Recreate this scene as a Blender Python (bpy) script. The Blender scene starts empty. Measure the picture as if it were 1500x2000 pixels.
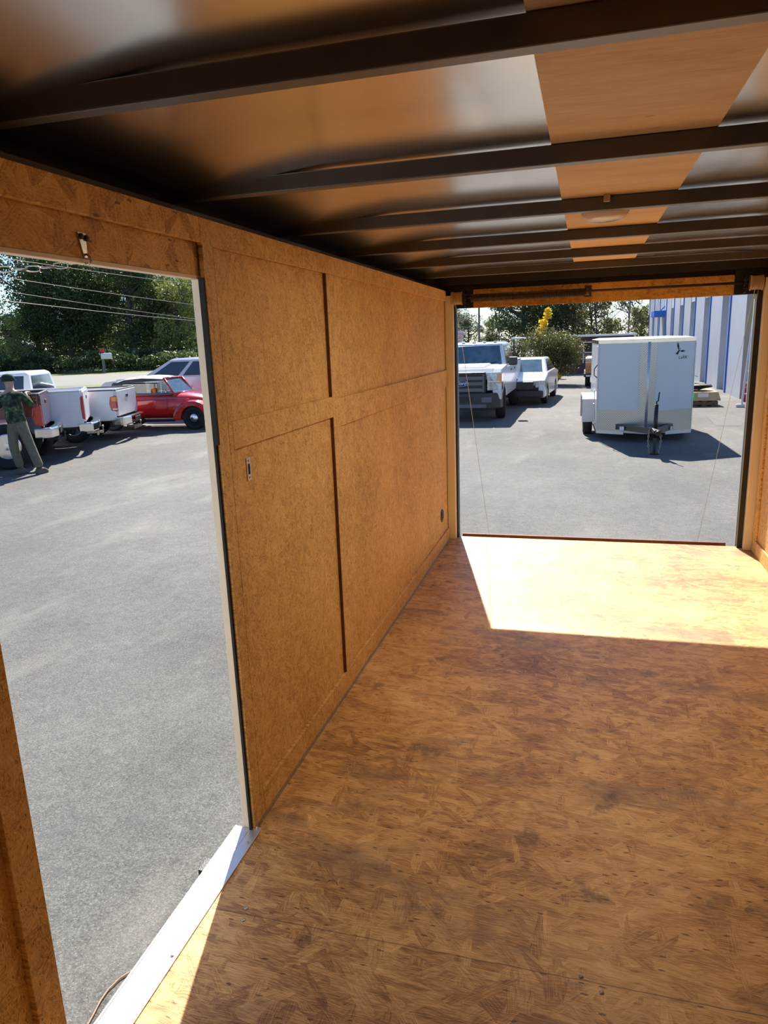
import bpy, math, random
from mathutils import Vector, Matrix, noise
random.seed(7)
S = bpy.context.scene
COL = S.collection
PI = math.pi

# ---------------------------------------------------------------- camera, light, exposure
CR = Vector((0.96302261, 0.26689469, -0.03680589))
CU = Vector((-0.027744, 0.23412402, 0.97181079))
CF = Vector((-0.26798828, 0.93485462, -0.23287145))
CP = Vector((0.94068, 0.0, 1.44439))
FPX = 1391.44
cam = bpy.data.cameras.new('camera'); co = bpy.data.objects.new('camera', cam); COL.objects.link(co)
m = Matrix.Identity(4)
for i in range(3):
    m[i][0] = CR[i]; m[i][1] = CU[i]; m[i][2] = -CF[i]; m[i][3] = CP[i]
co.matrix_world = m
cam.sensor_fit = 'VERTICAL'; cam.sensor_height = 32; cam.lens = 32 * FPX / 2000
cam.clip_start = 0.02; cam.clip_end = 900
S.camera = co
vs = S.view_settings
vs.view_transform = 'Standard'; vs.look = 'None'; vs.gamma = 1; vs.use_curve_mapping = False
vs.exposure = 1.07

SUN = Vector((-0.463, 1.776, 1.655)).normalized()
w = bpy.data.worlds.new('world'); S.world = w; w.use_nodes = True
nt = w.node_tree; nt.nodes.clear()
sky = nt.nodes.new('ShaderNodeTexSky'); sky.sky_type = 'NISHITA'; sky.sun_disc = False
sky.sun_elevation = math.asin(SUN.z); sky.sun_rotation = math.atan2(SUN.x, SUN.y)
sky.altitude = 10; sky.air_density = 1.0; sky.dust_density = 0.2; sky.ozone_density = 4.0
bg = nt.nodes.new('ShaderNodeBackground'); bg.inputs[1].default_value = 0.08
hs_ = nt.nodes.new('ShaderNodeMix'); hs_.data_type = 'RGBA'; hs_.blend_type = 'MULTIPLY'; hs_.inputs[0].default_value = 1; hs_.inputs[7].default_value = (.88, .97, 1.10, 1)
ow = nt.nodes.new('ShaderNodeOutputWorld')
nt.links.new(sky.outputs[0], hs_.inputs[6]); nt.links.new(hs_.outputs[2], bg.inputs[0]); nt.links.new(bg.outputs[0], ow.inputs[0])
sl = bpy.data.lights.new('sun', 'SUN'); sl.energy = 5.2; sl.angle = math.radians(0.53); sl.color = (1, .93, .83)
so = bpy.data.objects.new('sun', sl); COL.objects.link(so)
so.rotation_euler = SUN.to_track_quat('Z', 'Y').to_euler(); so.location = (0, 0, 30)
S.cycles.max_bounces = 12; S.cycles.diffuse_bounces = 8; S.cycles.glossy_bounces = 6
S.cycles.transparent_max_bounces = 12
S.cycles.sample_clamp_indirect = 8
S.cycles.caustics_reflective = True

G = -0.68   # level of the asphalt, the trailer floor is 0

# ---------------------------------------------------------------- helpers
def at(px, py, d):
    """point seen at a photo pixel, d metres along the view axis"""
    return CP + (CF + CR * ((px - 750) / FPX) - CU * ((py - 1000) / FPX)) * d

def tag(o, label=None, cat=None, group=None, kind=None):
    if label: o['label'] = label
    if cat: o['category'] = cat
    if group: o['group'] = group
    if kind: o['kind'] = kind
    return o

def empty(name, loc, rz=0, label=None, cat=None, group=None):
    o = bpy.data.objects.new(name, None); COL.objects.link(o)
    o.location = loc; o.rotation_euler = (0, 0, rz); o.empty_display_size = .1
    return tag(o, label, cat, group)

class MB:
    def __init__(s): s.v = []; s.f = []
    def add(s, vs, fs, M=None):
        n = len(s.v)
        for p in vs:
            p = Vector(p)
            s.v.append(M @ p if M is not None else p)
        for f in fs: s.f.append([n + i for i in f])
        return s
    def box(s, x0, x1, y0, y1, z0, z1, M=None):
        return s.add([(x0,y0,z0),(x1,y0,z0),(x1,y1,z0),(x0,y1,z0),(x0,y0,z1),(x1,y0,z1),(x1,y1,z1),(x0,y1,z1)],
                     [(0,3,2,1),(4,5,6,7),(0,1,5,4),(1,2,6,5),(2,3,7,6),(3,0,4,7)], M)
    def hexa(s, b, t):
        return s.add(list(b) + list(t), [(3,2,1,0),(4,5,6,7),(0,1,5,4),(1,2,6,5),(2,3,7,6),(3,0,4,7)])
    def prism(s, poly, a0, a1, ax='y', M=None):
        """poly in the two other axes, extruded along ax"""
        def P(u, v, a):
            return {'x': (a,u,v), 'y': (u,a,v), 'z': (u,v,a)}[ax]
        n = len(poly)
        vv = [P(u,v,a0) for u,v in poly] + [P(u,v,a1) for u,v in poly]
        ff = [tuple(range(n)), tuple(range(2*n-1, n-1, -1))]
        for i in range(n):
            j = (i+1) % n
            ff.append((i, n+i, n+j, j))
        return s.add(vv, ff, M)
    def tube(s, pts, r, n=8, closed=False):
        pts = [Vector(p) for p in pts]; rings = []
        rr = r if isinstance(r, (list, tuple)) else [r]*len(pts)
        N = len(pts); up = None
        for i, p in enumerate(pts):
            if closed: d = pts[(i+1)%N] - pts[i-1]
            else: d = pts[min(i+1,N-1)] - pts[max(i-1,0)]
            if d.length < 1e-9: d = Vector((0,0,1))
            d.normalize()
            if up is None:
                up = Vector((0,0,1)) if abs(d.z) < .9 else Vector((1,0,0))
            a = d.cross(up)
            if a.length < 1e-5: a = d.orthogonal()
            a.normalize(); b = a.cross(d); up = b
            rings.append([p + (a*math.cos(2*PI*k/n) + b*math.sin(2*PI*k/n))*rr[i] for k in range(n)])
        vv = [q for R_ in rings for q in R_]; ff = []
        for i in range(N if closed else N-1):
            j = (i+1) % N
            for k in range(n):
                l = (k+1) % n
                ff.append((i*n+k, i*n+l, j*n+l, j*n+k))
        if not closed:
            ff.append(tuple(range(n-1,-1,-1))); ff.append(tuple((N-1)*n+k for k in range(n)))
        return s.add(vv, ff)
    def lathe(s, prof, n=24, M=None):
        """prof: (radius, height) pairs about the z axis"""
        vv = []; ff = []
        for r, h in prof:
            for k in range(n):
                vv.append((r*math.cos(2*PI*k/n), r*math.sin(2*PI*k/n), h))
        for i in range(len(prof)-1):
            for k in range(n):
                l = (k+1) % n
                ff.append((i*n+k, i*n+l, (i+1)*n+l, (i+1)*n+k))
        if prof[0][0] > 1e-4: ff.append(tuple(range(n-1,-1,-1)))
        if prof[-1][0] > 1e-4: ff.append(tuple((len(prof)-1)*n+k for k in range(n)))
        return s.add(vv, ff, M)
    def loft(s, rings, cap=True):
        n = len(rings[0]); vv = [p for R_ in rings for p in R_]; ff = []
        for i in range(len(rings)-1):
            for k in range(n):
                l = (k+1) % n
                ff.append((i*n+k, i*n+l, (i+1)*n+l, (i+1)*n+k))
        if cap:
            ff.append(tuple(range(n-1,-1,-1))); ff.append(tuple((len(rings)-1)*n+k for k in range(n)))
        return s.add(vv, ff)
    def build(s, name, mat, parent=None, bevel=0, smooth=False, seg=2):
        me = bpy.data.meshes.new(name); me.from_pydata([tuple(p) for p in s.v], [], s.f); me.update()
        import bmesh
        b = bmesh.new(); b.from_mesh(me)
        bmesh.ops.recalc_face_normals(b, faces=b.faces); b.to_mesh(me); b.free()
        o = bpy.data.objects.new(name, me); COL.objects.link(o)
        if mat: me.materials.append(mat)
        if parent: o.parent = parent
        if smooth:
            for p in me.polygons: p.use_smooth = True
        if bevel:
            md = o.modifiers.new('bevel', 'BEVEL'); md.width = bevel; md.segments = seg; md.limit_method = 'ANGLE'
            md.angle_limit = math.radians(35)
        return o

def copy_tree(o, parent=None):
    c = o.copy(); COL.objects.link(c); c.parent = parent
    for ch in list(o.children): copy_tree(ch, c)
    return c

def struct(o): o['kind'] = 'structure'; return o

def text_obj(name, body, size, mat, parent, M, extrude=.002, shear=0, spacing=1):
    cu = bpy.data.curves.new(name, 'FONT'); cu.body = body; cu.size = size; cu.extrude = extrude
    cu.align_x = 'CENTER'; cu.align_y = 'CENTER'; cu.shear = shear; cu.space_character = spacing
    t = bpy.data.objects.new(name, cu); COL.objects.link(t)
    dg = bpy.context.evaluated_depsgraph_get(); dg.update()
    me = bpy.data.meshes.new_from_object(t.evaluated_get(dg))
    bpy.data.objects.remove(t); me.transform(M); me.name = name
    me.materials.clear(); me.materials.append(mat)
    o = bpy.data.objects.new(name, me); COL.objects.link(o)
    if parent: o.parent = parent
    return o

# ---------------------------------------------------------------- materials
def base_mat(name):
    mt = bpy.data.materials.new(name); mt.use_nodes = True
    n = mt.node_tree; return mt, n, n.nodes['Principled BSDF']

def N(nt, t, **kw):
    x = nt.nodes.new(t)
    for k, v in kw.items(): setattr(x, k, v)
    return x

def mth(nt, op, a, b=None, c=None):
    x = nt.nodes.new('ShaderNodeMath'); x.operation = op
    for i, q in enumerate((a, b, c)):
        if q is None: continue
        if isinstance(q, (int, float)): x.inputs[i].default_value = q
        else: nt.links.new(q, x.inputs[i])
    return x.outputs[0]

def mixc(nt, fac, a, b, mode='MIX'):
    x = nt.nodes.new('ShaderNodeMix'); x.data_type = 'RGBA'; x.blend_type = mode
    for i, q in ((0, fac), (6, a), (7, b)):
        if isinstance(q, (int, float)): x.inputs[i].default_value = q
        elif isinstance(q, tuple): x.inputs[i].default_value = (*q, 1)
        else: nt.links.new(q, x.inputs[i])
    return x.outputs[2]

def ramp(nt, fac, stops):
    x = nt.nodes.new('ShaderNodeValToRGB'); e = x.color_ramp.elements
    while len(e) < len(stops): e.new(.5)
    for i, (p, c) in enumerate(stops):
        e[i].position = p; e[i].color = (*c, 1) if len(c) == 3 else c
    nt.links.new(fac, x.inputs[0]); return x.outputs[0]

def rampv(nt, fac, p0, p1, v0=0., v1=1.):
    x = nt.nodes.new('ShaderNodeMapRange'); x.interpolation_type = 'SMOOTHSTEP'
    x.inputs[1].default_value = p0; x.inputs[2].default_value = p1
    x.inputs[3].default_value = v0; x.inputs[4].default_value = v1
    nt.links.new(fac, x.inputs[0]); return x.outputs[0]

def noise_t(nt, vec, scale, detail=2, rough=.5, dim='3D'):
    x = nt.nodes.new('ShaderNodeTexNoise'); x.noise_dimensions = dim
    x.inputs['Scale'].default_value = scale; x.inputs['Detail'].default_value = detail
    x.inputs['Roughness'].default_value = rough
    nt.links.new(vec, x.inputs['Vector']); return x.outputs[0]

def simple(name, col, rough=.5, metal=0., var=.08, vscale=6., spec=.5, coat=0., bump=0.):
    """plain painted or moulded surface with a little tonal variation"""
    mt, n, b = base_mat(name)
    tc = N(n, 'ShaderNodeTexCoord').outputs['Object']
    f = noise_t(n, tc, vscale, 4, .6)
    lo = tuple(max(0, c*(1-var)) for c in col); hi = tuple(min(1, c*(1+var)) for c in col)
    n.links.new(ramp(n, f, [(.3, lo), (.7, hi)]), b.inputs['Base Color'])
    b.inputs['Roughness'].default_value = rough; b.inputs['Metallic'].default_value = metal
    b.inputs['Specular IOR Level'].default_value = spec
    if coat: b.inputs['Coat Weight'].default_value = coat; b.inputs['Coat Roughness'].default_value = .05
    if bump:
        bp = N(n, 'ShaderNodeBump'); bp.inputs['Strength'].default_value = bump; bp.inputs['Distance'].default_value = .003
        n.links.new(noise_t(n, tc, vscale*12, 3), bp.inputs['Height']); n.links.new(bp.outputs[0], b.inputs['Normal'])
    return mt

def osb(name, axes, tone, dirt=0., across=True, size=1., rough=.6, spec=.35, seams=None, flake=.16, streak=(110, 300), warp=.03, grain=.38):
    """strand board: three directions of elongated flakes with grain, resin specks and optional dirt.
    axes: which two object coordinates span the board, first one is the main flake direction"""
    mt, n, b = base_mat(name); L = n.links
    sep = N(n, 'ShaderNodeSeparateXYZ'); L.new(N(n, 'ShaderNodeTexCoord').outputs['Object'], sep.inputs[0])
    cmb = N(n, 'ShaderNodeCombineXYZ')
    L.new(sep.outputs[axes[0]], cmb.inputs[0]); L.new(sep.outputs[axes[1]], cmb.inputs[1])
    uv0 = cmb.outputs[0]
    # slight warp
    nz = N(n, 'ShaderNodeTexNoise', noise_dimensions='2D'); nz.inputs['Scale'].default_value = 11; nz.inputs['Detail'].default_value = 5
    L.new(uv0, nz.inputs['Vector'])
    va = N(n, 'ShaderNodeVectorMath', operation='MULTIPLY_ADD'); L.new(nz.outputs[1], va.inputs[0])
    va.inputs[1].default_value = (warp, warp, 0); L.new(uv0, va.inputs[2]); uv = va.outputs[0]
    lay = []
    for k, (ang, sx, sy) in enumerate(((.12, 9, 46), (.75, 10, 40), (-.7, 11, 44), (1.5, 12, 42))):
        mp = N(n, 'ShaderNodeMapping'); mp.inputs['Rotation'].default_value = (0, 0, ang)
        mp.inputs['Location'].default_value = (k*3.1, k*1.7, 0); L.new(uv, mp.inputs['Vector'])
        sc = N(n, 'ShaderNodeVectorMath', operation='MULTIPLY'); L.new(mp.outputs[0], sc.inputs[0])
        sc.inputs[1].default_value = (sx/size, sy/size, 0)
        vo = N(n, 'ShaderNodeTexVoronoi', voronoi_dimensions='2D'); vo.inputs['Scale'].default_value = 1
        L.new(sc.outputs[0], vo.inputs['Vector'])
        s2 = N(n, 'ShaderNodeVectorMath', operation='MULTIPLY'); L.new(mp.outputs[0], s2.inputs[0])
        s2.inputs[1].default_value = (22/size, 420/size, 0)
        gr = noise_t(n, s2.outputs[0], 1, 3, .6, '2D')
        cs = N(n, 'ShaderNodeSeparateColor'); L.new(vo.outputs['Color'], cs.inputs[0])
        lay.append((cs.outputs[0], cs.outputs[1], gr))
    v, pr, g = lay[0]
    if across:  pr = mth(n, 'ADD', mth(n, 'MULTIPLY', pr, .35), .65)
    for k in (1, 2, 3):
        v2, p2, g2 = lay[k]
        sel = mth(n, 'GREATER_THAN', p2, pr)
        def pick(a, c):
            return mth(n, 'ADD', mth(n, 'MULTIPLY', a, mth(n, 'SUBTRACT', 1, sel)), mth(n, 'MULTIPLY', c, sel))
        v, g, pr = pick(v, v2), pick(g, g2), mth(n, 'MAXIMUM', pr, p2)
    fm = N(n, 'ShaderNodeVectorMath', operation='MULTIPLY'); L.new(uv, fm.inputs[0]); fm.inputs[1].default_value = (*streak, 0)
    fl_ = noise_t(n, fm.outputs[0], 1, 4, .7, '2D')
    fm2 = N(n, 'ShaderNodeVectorMath', operation='MULTIPLY'); L.new(uv, fm2.inputs[0]); fm2.inputs[1].default_value = (14/size, 30/size, 0)
    md_ = noise_t(n, fm2.outputs[0], 1, 4, .6, '2D')
    val = mth(n, 'ADD', mth(n, 'MULTIPLY', v, flake), mth(n, 'MULTIPLY', g, grain))
    val = mth(n, 'ADD', val, mth(n, 'ADD', mth(n, 'MULTIPLY', fl_, .48), mth(n, 'MULTIPLY', md_, .16)))
    val = mth(n, 'SUBTRACT', val, flake/2 + .06 + (grain-.38)/2)
    big = noise_t(n, uv0, 2.2, 4, .6, '2D')
    val = mth(n, 'ADD', val, mth(n, 'MULTIPLY', mth(n, 'SUBTRACT', big, .5), .42 if across else .2))
    d, mdl, l = tone
    c = ramp(n, val, [(.20, tuple(q*.5 for q in d)), (.33, d), (.48, mdl), (.70, l)])
    # resin / bark specks
    sp = N(n, 'ShaderNodeTexVoronoi', voronoi_dimensions='2D'); sp.inputs['Scale'].default_value = 1
    sm = N(n, 'ShaderNodeVectorMath', operation='MULTIPLY'); L.new(uv, sm.inputs[0]); sm.inputs[1].default_value = (24/size, 85/size, 0)
    L.new(sm.outputs[0], sp.inputs['Vector'])
    scs = N(n, 'ShaderNodeSeparateColor'); L.new(sp.outputs['Color'], scs.inputs[0])
    spk = mth(n, 'MULTIPLY', mth(n, 'LESS_THAN', mth(n, 'ADD', sp.outputs['Distance'], mth(n, 'MULTIPLY', g, .25)), .30), mth(n, 'GREATER_THAN', scs.outputs[2], .91))
    c = mixc(n, mth(n, 'MULTIPLY', spk, .75), c, tuple(q*.22 for q in d))
    if dirt:
        mp = N(n, 'ShaderNodeMapping'); mp.inputs['Scale'].default_value = (1, 2.2, 1); L.new(uv0, mp.inputs['Vector'])
        dn = noise_t(n, mp.outputs[0], 1.6, 6, .62, '2D')
        c = mixc(n, mth(n, 'MULTIPLY', rampv(n, dn, .52, .72), dirt), c, (.16, .11, .075), 'MULTIPLY' if False else 'MIX')
        sc_ = noise_t(n, uv0, 5.5, 7, .7, '2D')
        c = mixc(n, mth(n, 'MULTIPLY', rampv(n, sc_, .6, .74), dirt*1.1), c, (.10, .07, .05))
    for (ax, pos, wd) in (seams or ()):
        wob = mth(n, 'MULTIPLY', mth(n, 'SUBTRACT', noise_t(n, uv0, 14, 2, .5, '2D'), .5), .006)
        dd = mth(n, 'ABSOLUTE', mth(n, 'SUBTRACT', mth(n, 'ADD', sep.outputs[ax], wob), pos))
        c = mixc(n, mth(n, 'MULTIPLY', mth(n, 'LESS_THAN', dd, wd), .6), c, (.05, .03, .02))
    L.new(c, b.inputs['Base Color'])
    b.inputs['Roughness'].default_value = rough; b.inputs['Specular IOR Level'].default_value = spec
    bp = N(n, 'ShaderNodeBump'); bp.inputs['Strength'].default_value = .35; bp.inputs['Distance'].default_value = .002
    L.new(val, bp.inputs['Height']); L.new(bp.outputs[0], b.inputs['Normal'])
    return mt

TW = ((.43,.235,.07), (.74,.455,.15), (.90,.65,.27))
TF = ((.34,.165,.055), (.64,.375,.13), (.88,.60,.27))
M = {}
M['osb_wall'] = osb('osb_wall', (2, 1), TW, across=False, size=.6, streak=(130, 260), warp=.03, flake=.10, grain=.55)
M['osb_header'] = osb('osb_header_wall', (1, 2), TW, across=False, size=1.3, flake=.2, warp=.02)
M['osb_end'] = osb('osb_end', (0, 2), TW, size=.85)
M['osb_floor'] = osb('osb_floor', (0, 1), TF, dirt=.55, streak=(24, 360), flake=.13, warp=.016, size=1.15, seams=((1, 1.40, .0016), (1, 2.66, .0012)), rough=.5)

def plywood():
    mt, n, b = base_mat('plywood'); L = n.links
    tc = N(n, 'ShaderNodeTexCoord').outputs['Object']
    mp = N(n, 'ShaderNodeMapping'); mp.inputs['Scale'].default_value = (5, 70, 1); L.new(tc, mp.inputs['Vector'])
    g = noise_t(n, mp.outputs[0], 3, 5, .65)
    mp2 = N(n, 'ShaderNodeMapping'); mp2.inputs['Scale'].default_value = (1.6, 5, 1); L.new(tc, mp2.inputs['Vector'])
    h = noise_t(n, mp2.outputs[0], 2, 4, .6)
    f = mth(n, 'ADD', mth(n, 'MULTIPLY', g, .5), mth(n, 'MULTIPLY', h, .5))
    c = ramp(n, f, [(.35, (.70,.47,.23)), (.5, (.85,.60,.32)), (.66, (.92,.71,.42))])
    s = noise_t(n, mp2.outputs[0], 5, 2, .5)
    c = mixc(n, mth(n, 'MULTIPLY', rampv(n, s, .72, .76), .5), c, (.28,.15,.06))
    L.new(c, b.inputs['Base Color']); b.inputs['Roughness'].default_value = .6
    return mt
M['plywood'] = plywood()

def metal_sheet():
    mt, n, b = base_mat('ceiling_sheet'); L = n.links
    tc = N(n, 'ShaderNodeTexCoord').outputs['Object']
    g = noise_t(n, tc, 3, 2, .5)
    L.new(ramp(n, g, [(.3, (.80,.785,.76)), (.7, (.86,.845,.82))]), b.inputs['Base Color'])
    b.inputs['Metallic'].default_value = 1
    b.inputs['Roughness'].default_value = .23
    return mt
M['sheet'] = metal_sheet()

def asphalt():
    mt, n, b = base_mat('asphalt'); L = n.links
    tc = N(n, 'ShaderNodeTexCoord').outputs['Object']
    fine = noise_t(n, tc, 95, 3, .75); mid = noise_t(n, tc, 14, 4, .6); big = noise_t(n, tc, .35, 5, .6)
    mp = N(n, 'ShaderNodeMapping'); mp.inputs['Rotation'].default_value = (0, 0, .5); mp.inputs['Scale'].default_value = (1.5, .6, 1)
    L.new(tc, mp.inputs['Vector']); st = noise_t(n, mp.outputs[0], .8, 6, .68)
    f = mth(n, 'ADD', mth(n, 'MULTIPLY', fine, .55), mth(n, 'ADD', mth(n, 'MULTIPLY', mid, .15), mth(n, 'MULTIPLY', big, .3)))
    c = ramp(n, f, [(.36, (.052,.051,.047)), (.5, (.128,.125,.115)), (.64, (.235,.229,.21))])
    c = mixc(n, mth(n, 'MULTIPLY', rampv(n, st, .52, .74), .42), c, (.29,.27,.235))
    c = mixc(n, mth(n, 'MULTIPLY', rampv(n, st, .46, .30), .5), c, (.09,.09,.09))
    vo = N(n, 'ShaderNodeTexVoronoi'); vo.inputs['Scale'].default_value = 70; L.new(tc, vo.inputs['Vector'])
    L.new(mixc(n, mth(n, 'MULTIPLY', mth(n, 'LESS_THAN', vo.outputs['Distance'], .2), .35), c, (.38,.37,.35)), b.inputs['Base Color'])
    b.inputs['Roughness'].default_value = .9
    bp = N(n, 'ShaderNodeBump'); bp.inputs['Strength'].default_value = .7; bp.inputs['Distance'].default_value = .006
    L.new(fine, bp.inputs['Height']); L.new(bp.outputs[0], b.inputs['Normal'])
    return mt
M['asphalt'] = asphalt()

def diamond():
    mt, n, b = base_mat('diamond_plate'); L = n.links
    tc = N(n, 'ShaderNodeTexCoord').outputs['Object']
    hs = []
    for a in (.785, -.785):
        mp = N(n, 'ShaderNodeMapping'); mp.inputs['Rotation'].default_value = (a, 0, 0)
        mp.inputs['Scale'].default_value = (0, 130, 62); L.new(tc, mp.inputs['Vector'])
        vo = N(n, 'ShaderNodeTexVoronoi'); vo.inputs['Scale'].default_value = .5; vo.inputs['Randomness'].default_value = 0
        L.new(mp.outputs[0], vo.inputs['Vector']); hs.append(mth(n, 'LESS_THAN', vo.outputs['Distance'], .28))
    h = mth(n, 'MAXIMUM', hs[0], hs[1])
    L.new(mixc(n, h, (.42,.42,.41), (.70,.70,.69)), b.inputs['Base Color'])
    b.inputs['Metallic'].default_value = .9; b.inputs['Roughness'].default_value = .28
    bp = N(n, 'ShaderNodeBump'); bp.inputs['Strength'].default_value = .5; bp.inputs['Distance'].default_value = .004
    L.new(h, bp.inputs['Height']); L.new(bp.outputs[0], b.inputs['Normal'])
    return mt
M['diamond'] = diamond()

def glass(name, tint, rough=.02, alpha=.25):
    mt, n, b = base_mat(name); L = n.links
    out = n.nodes['Material Output']
    gl = N(n, 'ShaderNodeBsdfGlossy'); gl.inputs['Roughness'].default_value = rough
    tr = N(n, 'ShaderNodeBsdfTransparent'); tr.inputs[0].default_value = (*tint, 1)
    fr = N(n, 'ShaderNodeLayerWeight'); fr.inputs[0].default_value = .25
    mx = N(n, 'ShaderNodeMixShader'); L.new(mth(n, 'ADD', mth(n, 'MULTIPLY', fr.outputs[0], .6), alpha*.4), mx.inputs[0])
    L.new(tr.outputs[0], mx.inputs[1]); L.new(gl.outputs[0], mx.inputs[2]); L.new(mx.outputs[0], out.inputs[0])
    return mt
M['clear_glass'] = glass('clear_glass', (.75,.82,.80))
M['dark_glass'] = simple('dark_glass', (.02,.028,.032), .05, 0, .1, 2, spec=1., coat=1.)
M['blue_glass'] = simple('blue_glass', (.05,.10,.13), .06, 0, .5, 3, spec=1., coat=1.)

def leaf(name, a, b_, tr=.35):
    mt, n, b = base_mat(name); L = n.links
    tc = N(n, 'ShaderNodeTexCoord').outputs['Object']
    f = noise_t(n, tc, 1.3, 5, .7)
    c = ramp(n, f, [(.3, a), (.7, b_)])
    L.new(c, b.inputs['Base Color']); b.inputs['Roughness'].default_value = .5
    t = N(n, 'ShaderNodeBsdfTranslucent'); L.new(c, t.inputs[0])
    mx = N(n, 'ShaderNodeMixShader'); mx.inputs[0].default_value = tr
    L.new(b.outputs[0], mx.inputs[1]); L.new(t.outputs[0], mx.inputs[2])
    L.new(mx.outputs[0], n.nodes['Material Output'].inputs[0])
    return mt
M['leaf_dark'] = leaf('leaf_dark', (.022,.04,.012), (.10,.15,.04))
M['leaf_mid'] = leaf('leaf_mid', (.035,.06,.018), (.20,.26,.07))
M['leaf_light'] = leaf('leaf_light', (.10,.14,.03), (.38,.42,.12))
M['leaf_olive'] = leaf('leaf_olive', (.06,.075,.02), (.19,.18,.05))
M['leaf_yellow'] = leaf('leaf_yellow', (.75,.50,.02), (.9,.72,.05))
M['leaf_grey'] = leaf('leaf_grey', (.06,.085,.04), (.15,.17,.09))
M['bark'] = simple('bark', (.10,.08,.06), .9, 0, .3, 8)
M['black'] = simple('black_paint', (.012,.011,.011), .42, 0, .3, 20, bump=.2)
M['beam'] = simple('beam_paint', (.034,.029,.026), .5, 0, .35, 14, spec=1., bump=.2, coat=.5)
M['beam'].node_tree.nodes['Principled BSDF'].inputs['Coat Roughness'].default_value = .35
M['rubber'] = simple('rubber', (.018,.018,.018), .8, 0, .2, 10)
M['jamb'] = simple('cream_jamb', (.82,.73,.55), .45, 0, .05, 3)
M['post'] = simple('cream_post', (.80,.72,.56), .5, 0, .05, 3)
M['alu'] = simple('aluminium', (.60,.61,.62), .4, .7, .06, 9)
M['zinc'] = simple('zinc', (.45,.41,.34), .35, .9, .2, 60)
M['chrome'] = simple('chrome', (.82,.82,.83), .1, 1, .03, 3)
M['white'] = simple('white_paint', (.78,.79,.80), .25, 0, .03, 1.5, coat=.4)
M['trailer_white'] = simple('trailer_white', (.62,.62,.65), .3, 0, .03, 1.2, coat=.3)
M['silver'] = simple('silver_paint', (.70,.69,.72), .3, .2, .04, 1.5, coat=.5)
M['maroon'] = simple('maroon_paint', (.12,.012,.022), .2, 0, .1, 2, coat=1.)
M['greypaint'] = simple('grey_blue_paint', (.06,.065,.085), .35, 0, .1, 2, coat=.4)
M['red'] = simple('red_paint', (.62,.018,.014), .2, 0, .05, 2, coat=1.)
M['softtop'] = simple('soft_top', (.05,.05,.052), .85, 0, .2, 12)
M['softtop_pale'] = simple('soft_top_roof', (.42,.41,.38), .9, 0, .08, 5)
M['plastic_dark'] = simple('dark_plastic', (.045,.043,.042), .5, 0, .15, 10)
M['plastic_grey'] = simple('grey_plastic', (.15,.15,.155), .5, 0, .1, 10)
M['lamp_clear'] = simple('headlamp_lens', (.62,.64,.60), .1, .1, .35, 14, spec=.9, coat=1.)
M['lamp_red'] = simple('red_lens', (.55,.02,.02), .12, 0, .2, 10, coat=1.)
M['lamp_amber'] = simple('amber_lens', (.85,.30,.03), .12, 0, .1, 10, coat=1.)
M['blue'] = simple('blue_trim', (.02,.12,.55), .45, 0, .05, 3)
M['badge_blue'] = simple('badge_blue', (.01,.04,.2), .25, 0, .05, 30, coat=1.)
M['wall_metal'] = simple('wall_metal', (.42,.45,.52), .45, 0, .04, 1.2)
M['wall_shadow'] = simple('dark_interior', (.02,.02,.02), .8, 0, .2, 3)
M['door_white'] = simple('door_white', (.52,.51,.52), .5, 0, .04, 2)
M['lens_dome'] = simple('dome_lens', (.75,.62,.52), .25, 0, .04, 30, coat=.5)
M['cord'] = simple('cable_steel', (.55,.50,.42), .4, .8, .1, 60)
M['drum'] = simple('drum_cable', (.50,.36,.22), .5, .3, .12, 40)
M['spring'] = simple('spring_steel', (.07,.05,.04), .45, .5, .2, 40)
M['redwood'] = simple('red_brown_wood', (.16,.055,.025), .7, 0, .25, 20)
M['field'] = simple('dry_field', (.20,.185,.15), .95, 0, .2, .5)
M['grass'] = simple('grass_ground', (.17,.19,.05), .95, 0, .35, 2.5)
M['road'] = simple('road_concrete', (.21,.205,.185), .9, 0, .06, .6)
M['khaki'] = simple('khaki_cloth', (.15,.14,.10), .9, 0, .25, 14)
M['skin'] = simple('skin', (.45,.27,.18), .5, 0, .05, 20)
M['shoe'] = simple('shoe_leather', (.09,.075,.06), .7, 0, .2, 30)
M['cap'] = simple('cap_cloth', (.015,.03,.02), .9, 0, .2, 30)
M['card'] = simple('cardboard', (.50,.36,.22), .8, 0, .08, 8)
M['pallet'] = simple('pallet_wood', (.14,.09,.06), .85, 0, .3, 10)
M['lumber'] = simple('lumber', (.50,.24,.10), .8, 0, .3, 5)
M['lumber_pale'] = simple('lumber_pale', (.55,.42,.33), .8, 0, .25, 5)
M['green_label'] = simple('green_label', (.08,.75,.08), .6, 0, .03, 5)
M['paper'] = simple('paper_white', (.75,.72,.72), .7, 0, .03, 5)
M['print_red'] = simple('print_red', (.6,.03,.06), .6, 0, .03, 5)
M['print_black'] = simple('print_black', (.01,.01,.01), .6, 0, .03, 5)
M['yellow'] = simple('yellow_cloth', (.45,.36,.04), .8, 0, .2, 5)
M['red_plastic'] = simple('red_plastic', (.5,.02,.03), .45, 0, .1, 5)
M['pvc'] = simple('white_plastic', (.6,.6,.68), .4, 0, .05, 5)
M['twig'] = simple('dry_stem', (.40,.28,.15), .8, 0, .2, 30)
M['shed'] = simple('shed_siding', (.10,.06,.055), .8, 0, .25, 4)
M['concrete_patch'] = simple('patch', (.13,.13,.12), .9, 0, .2, 6)

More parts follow.
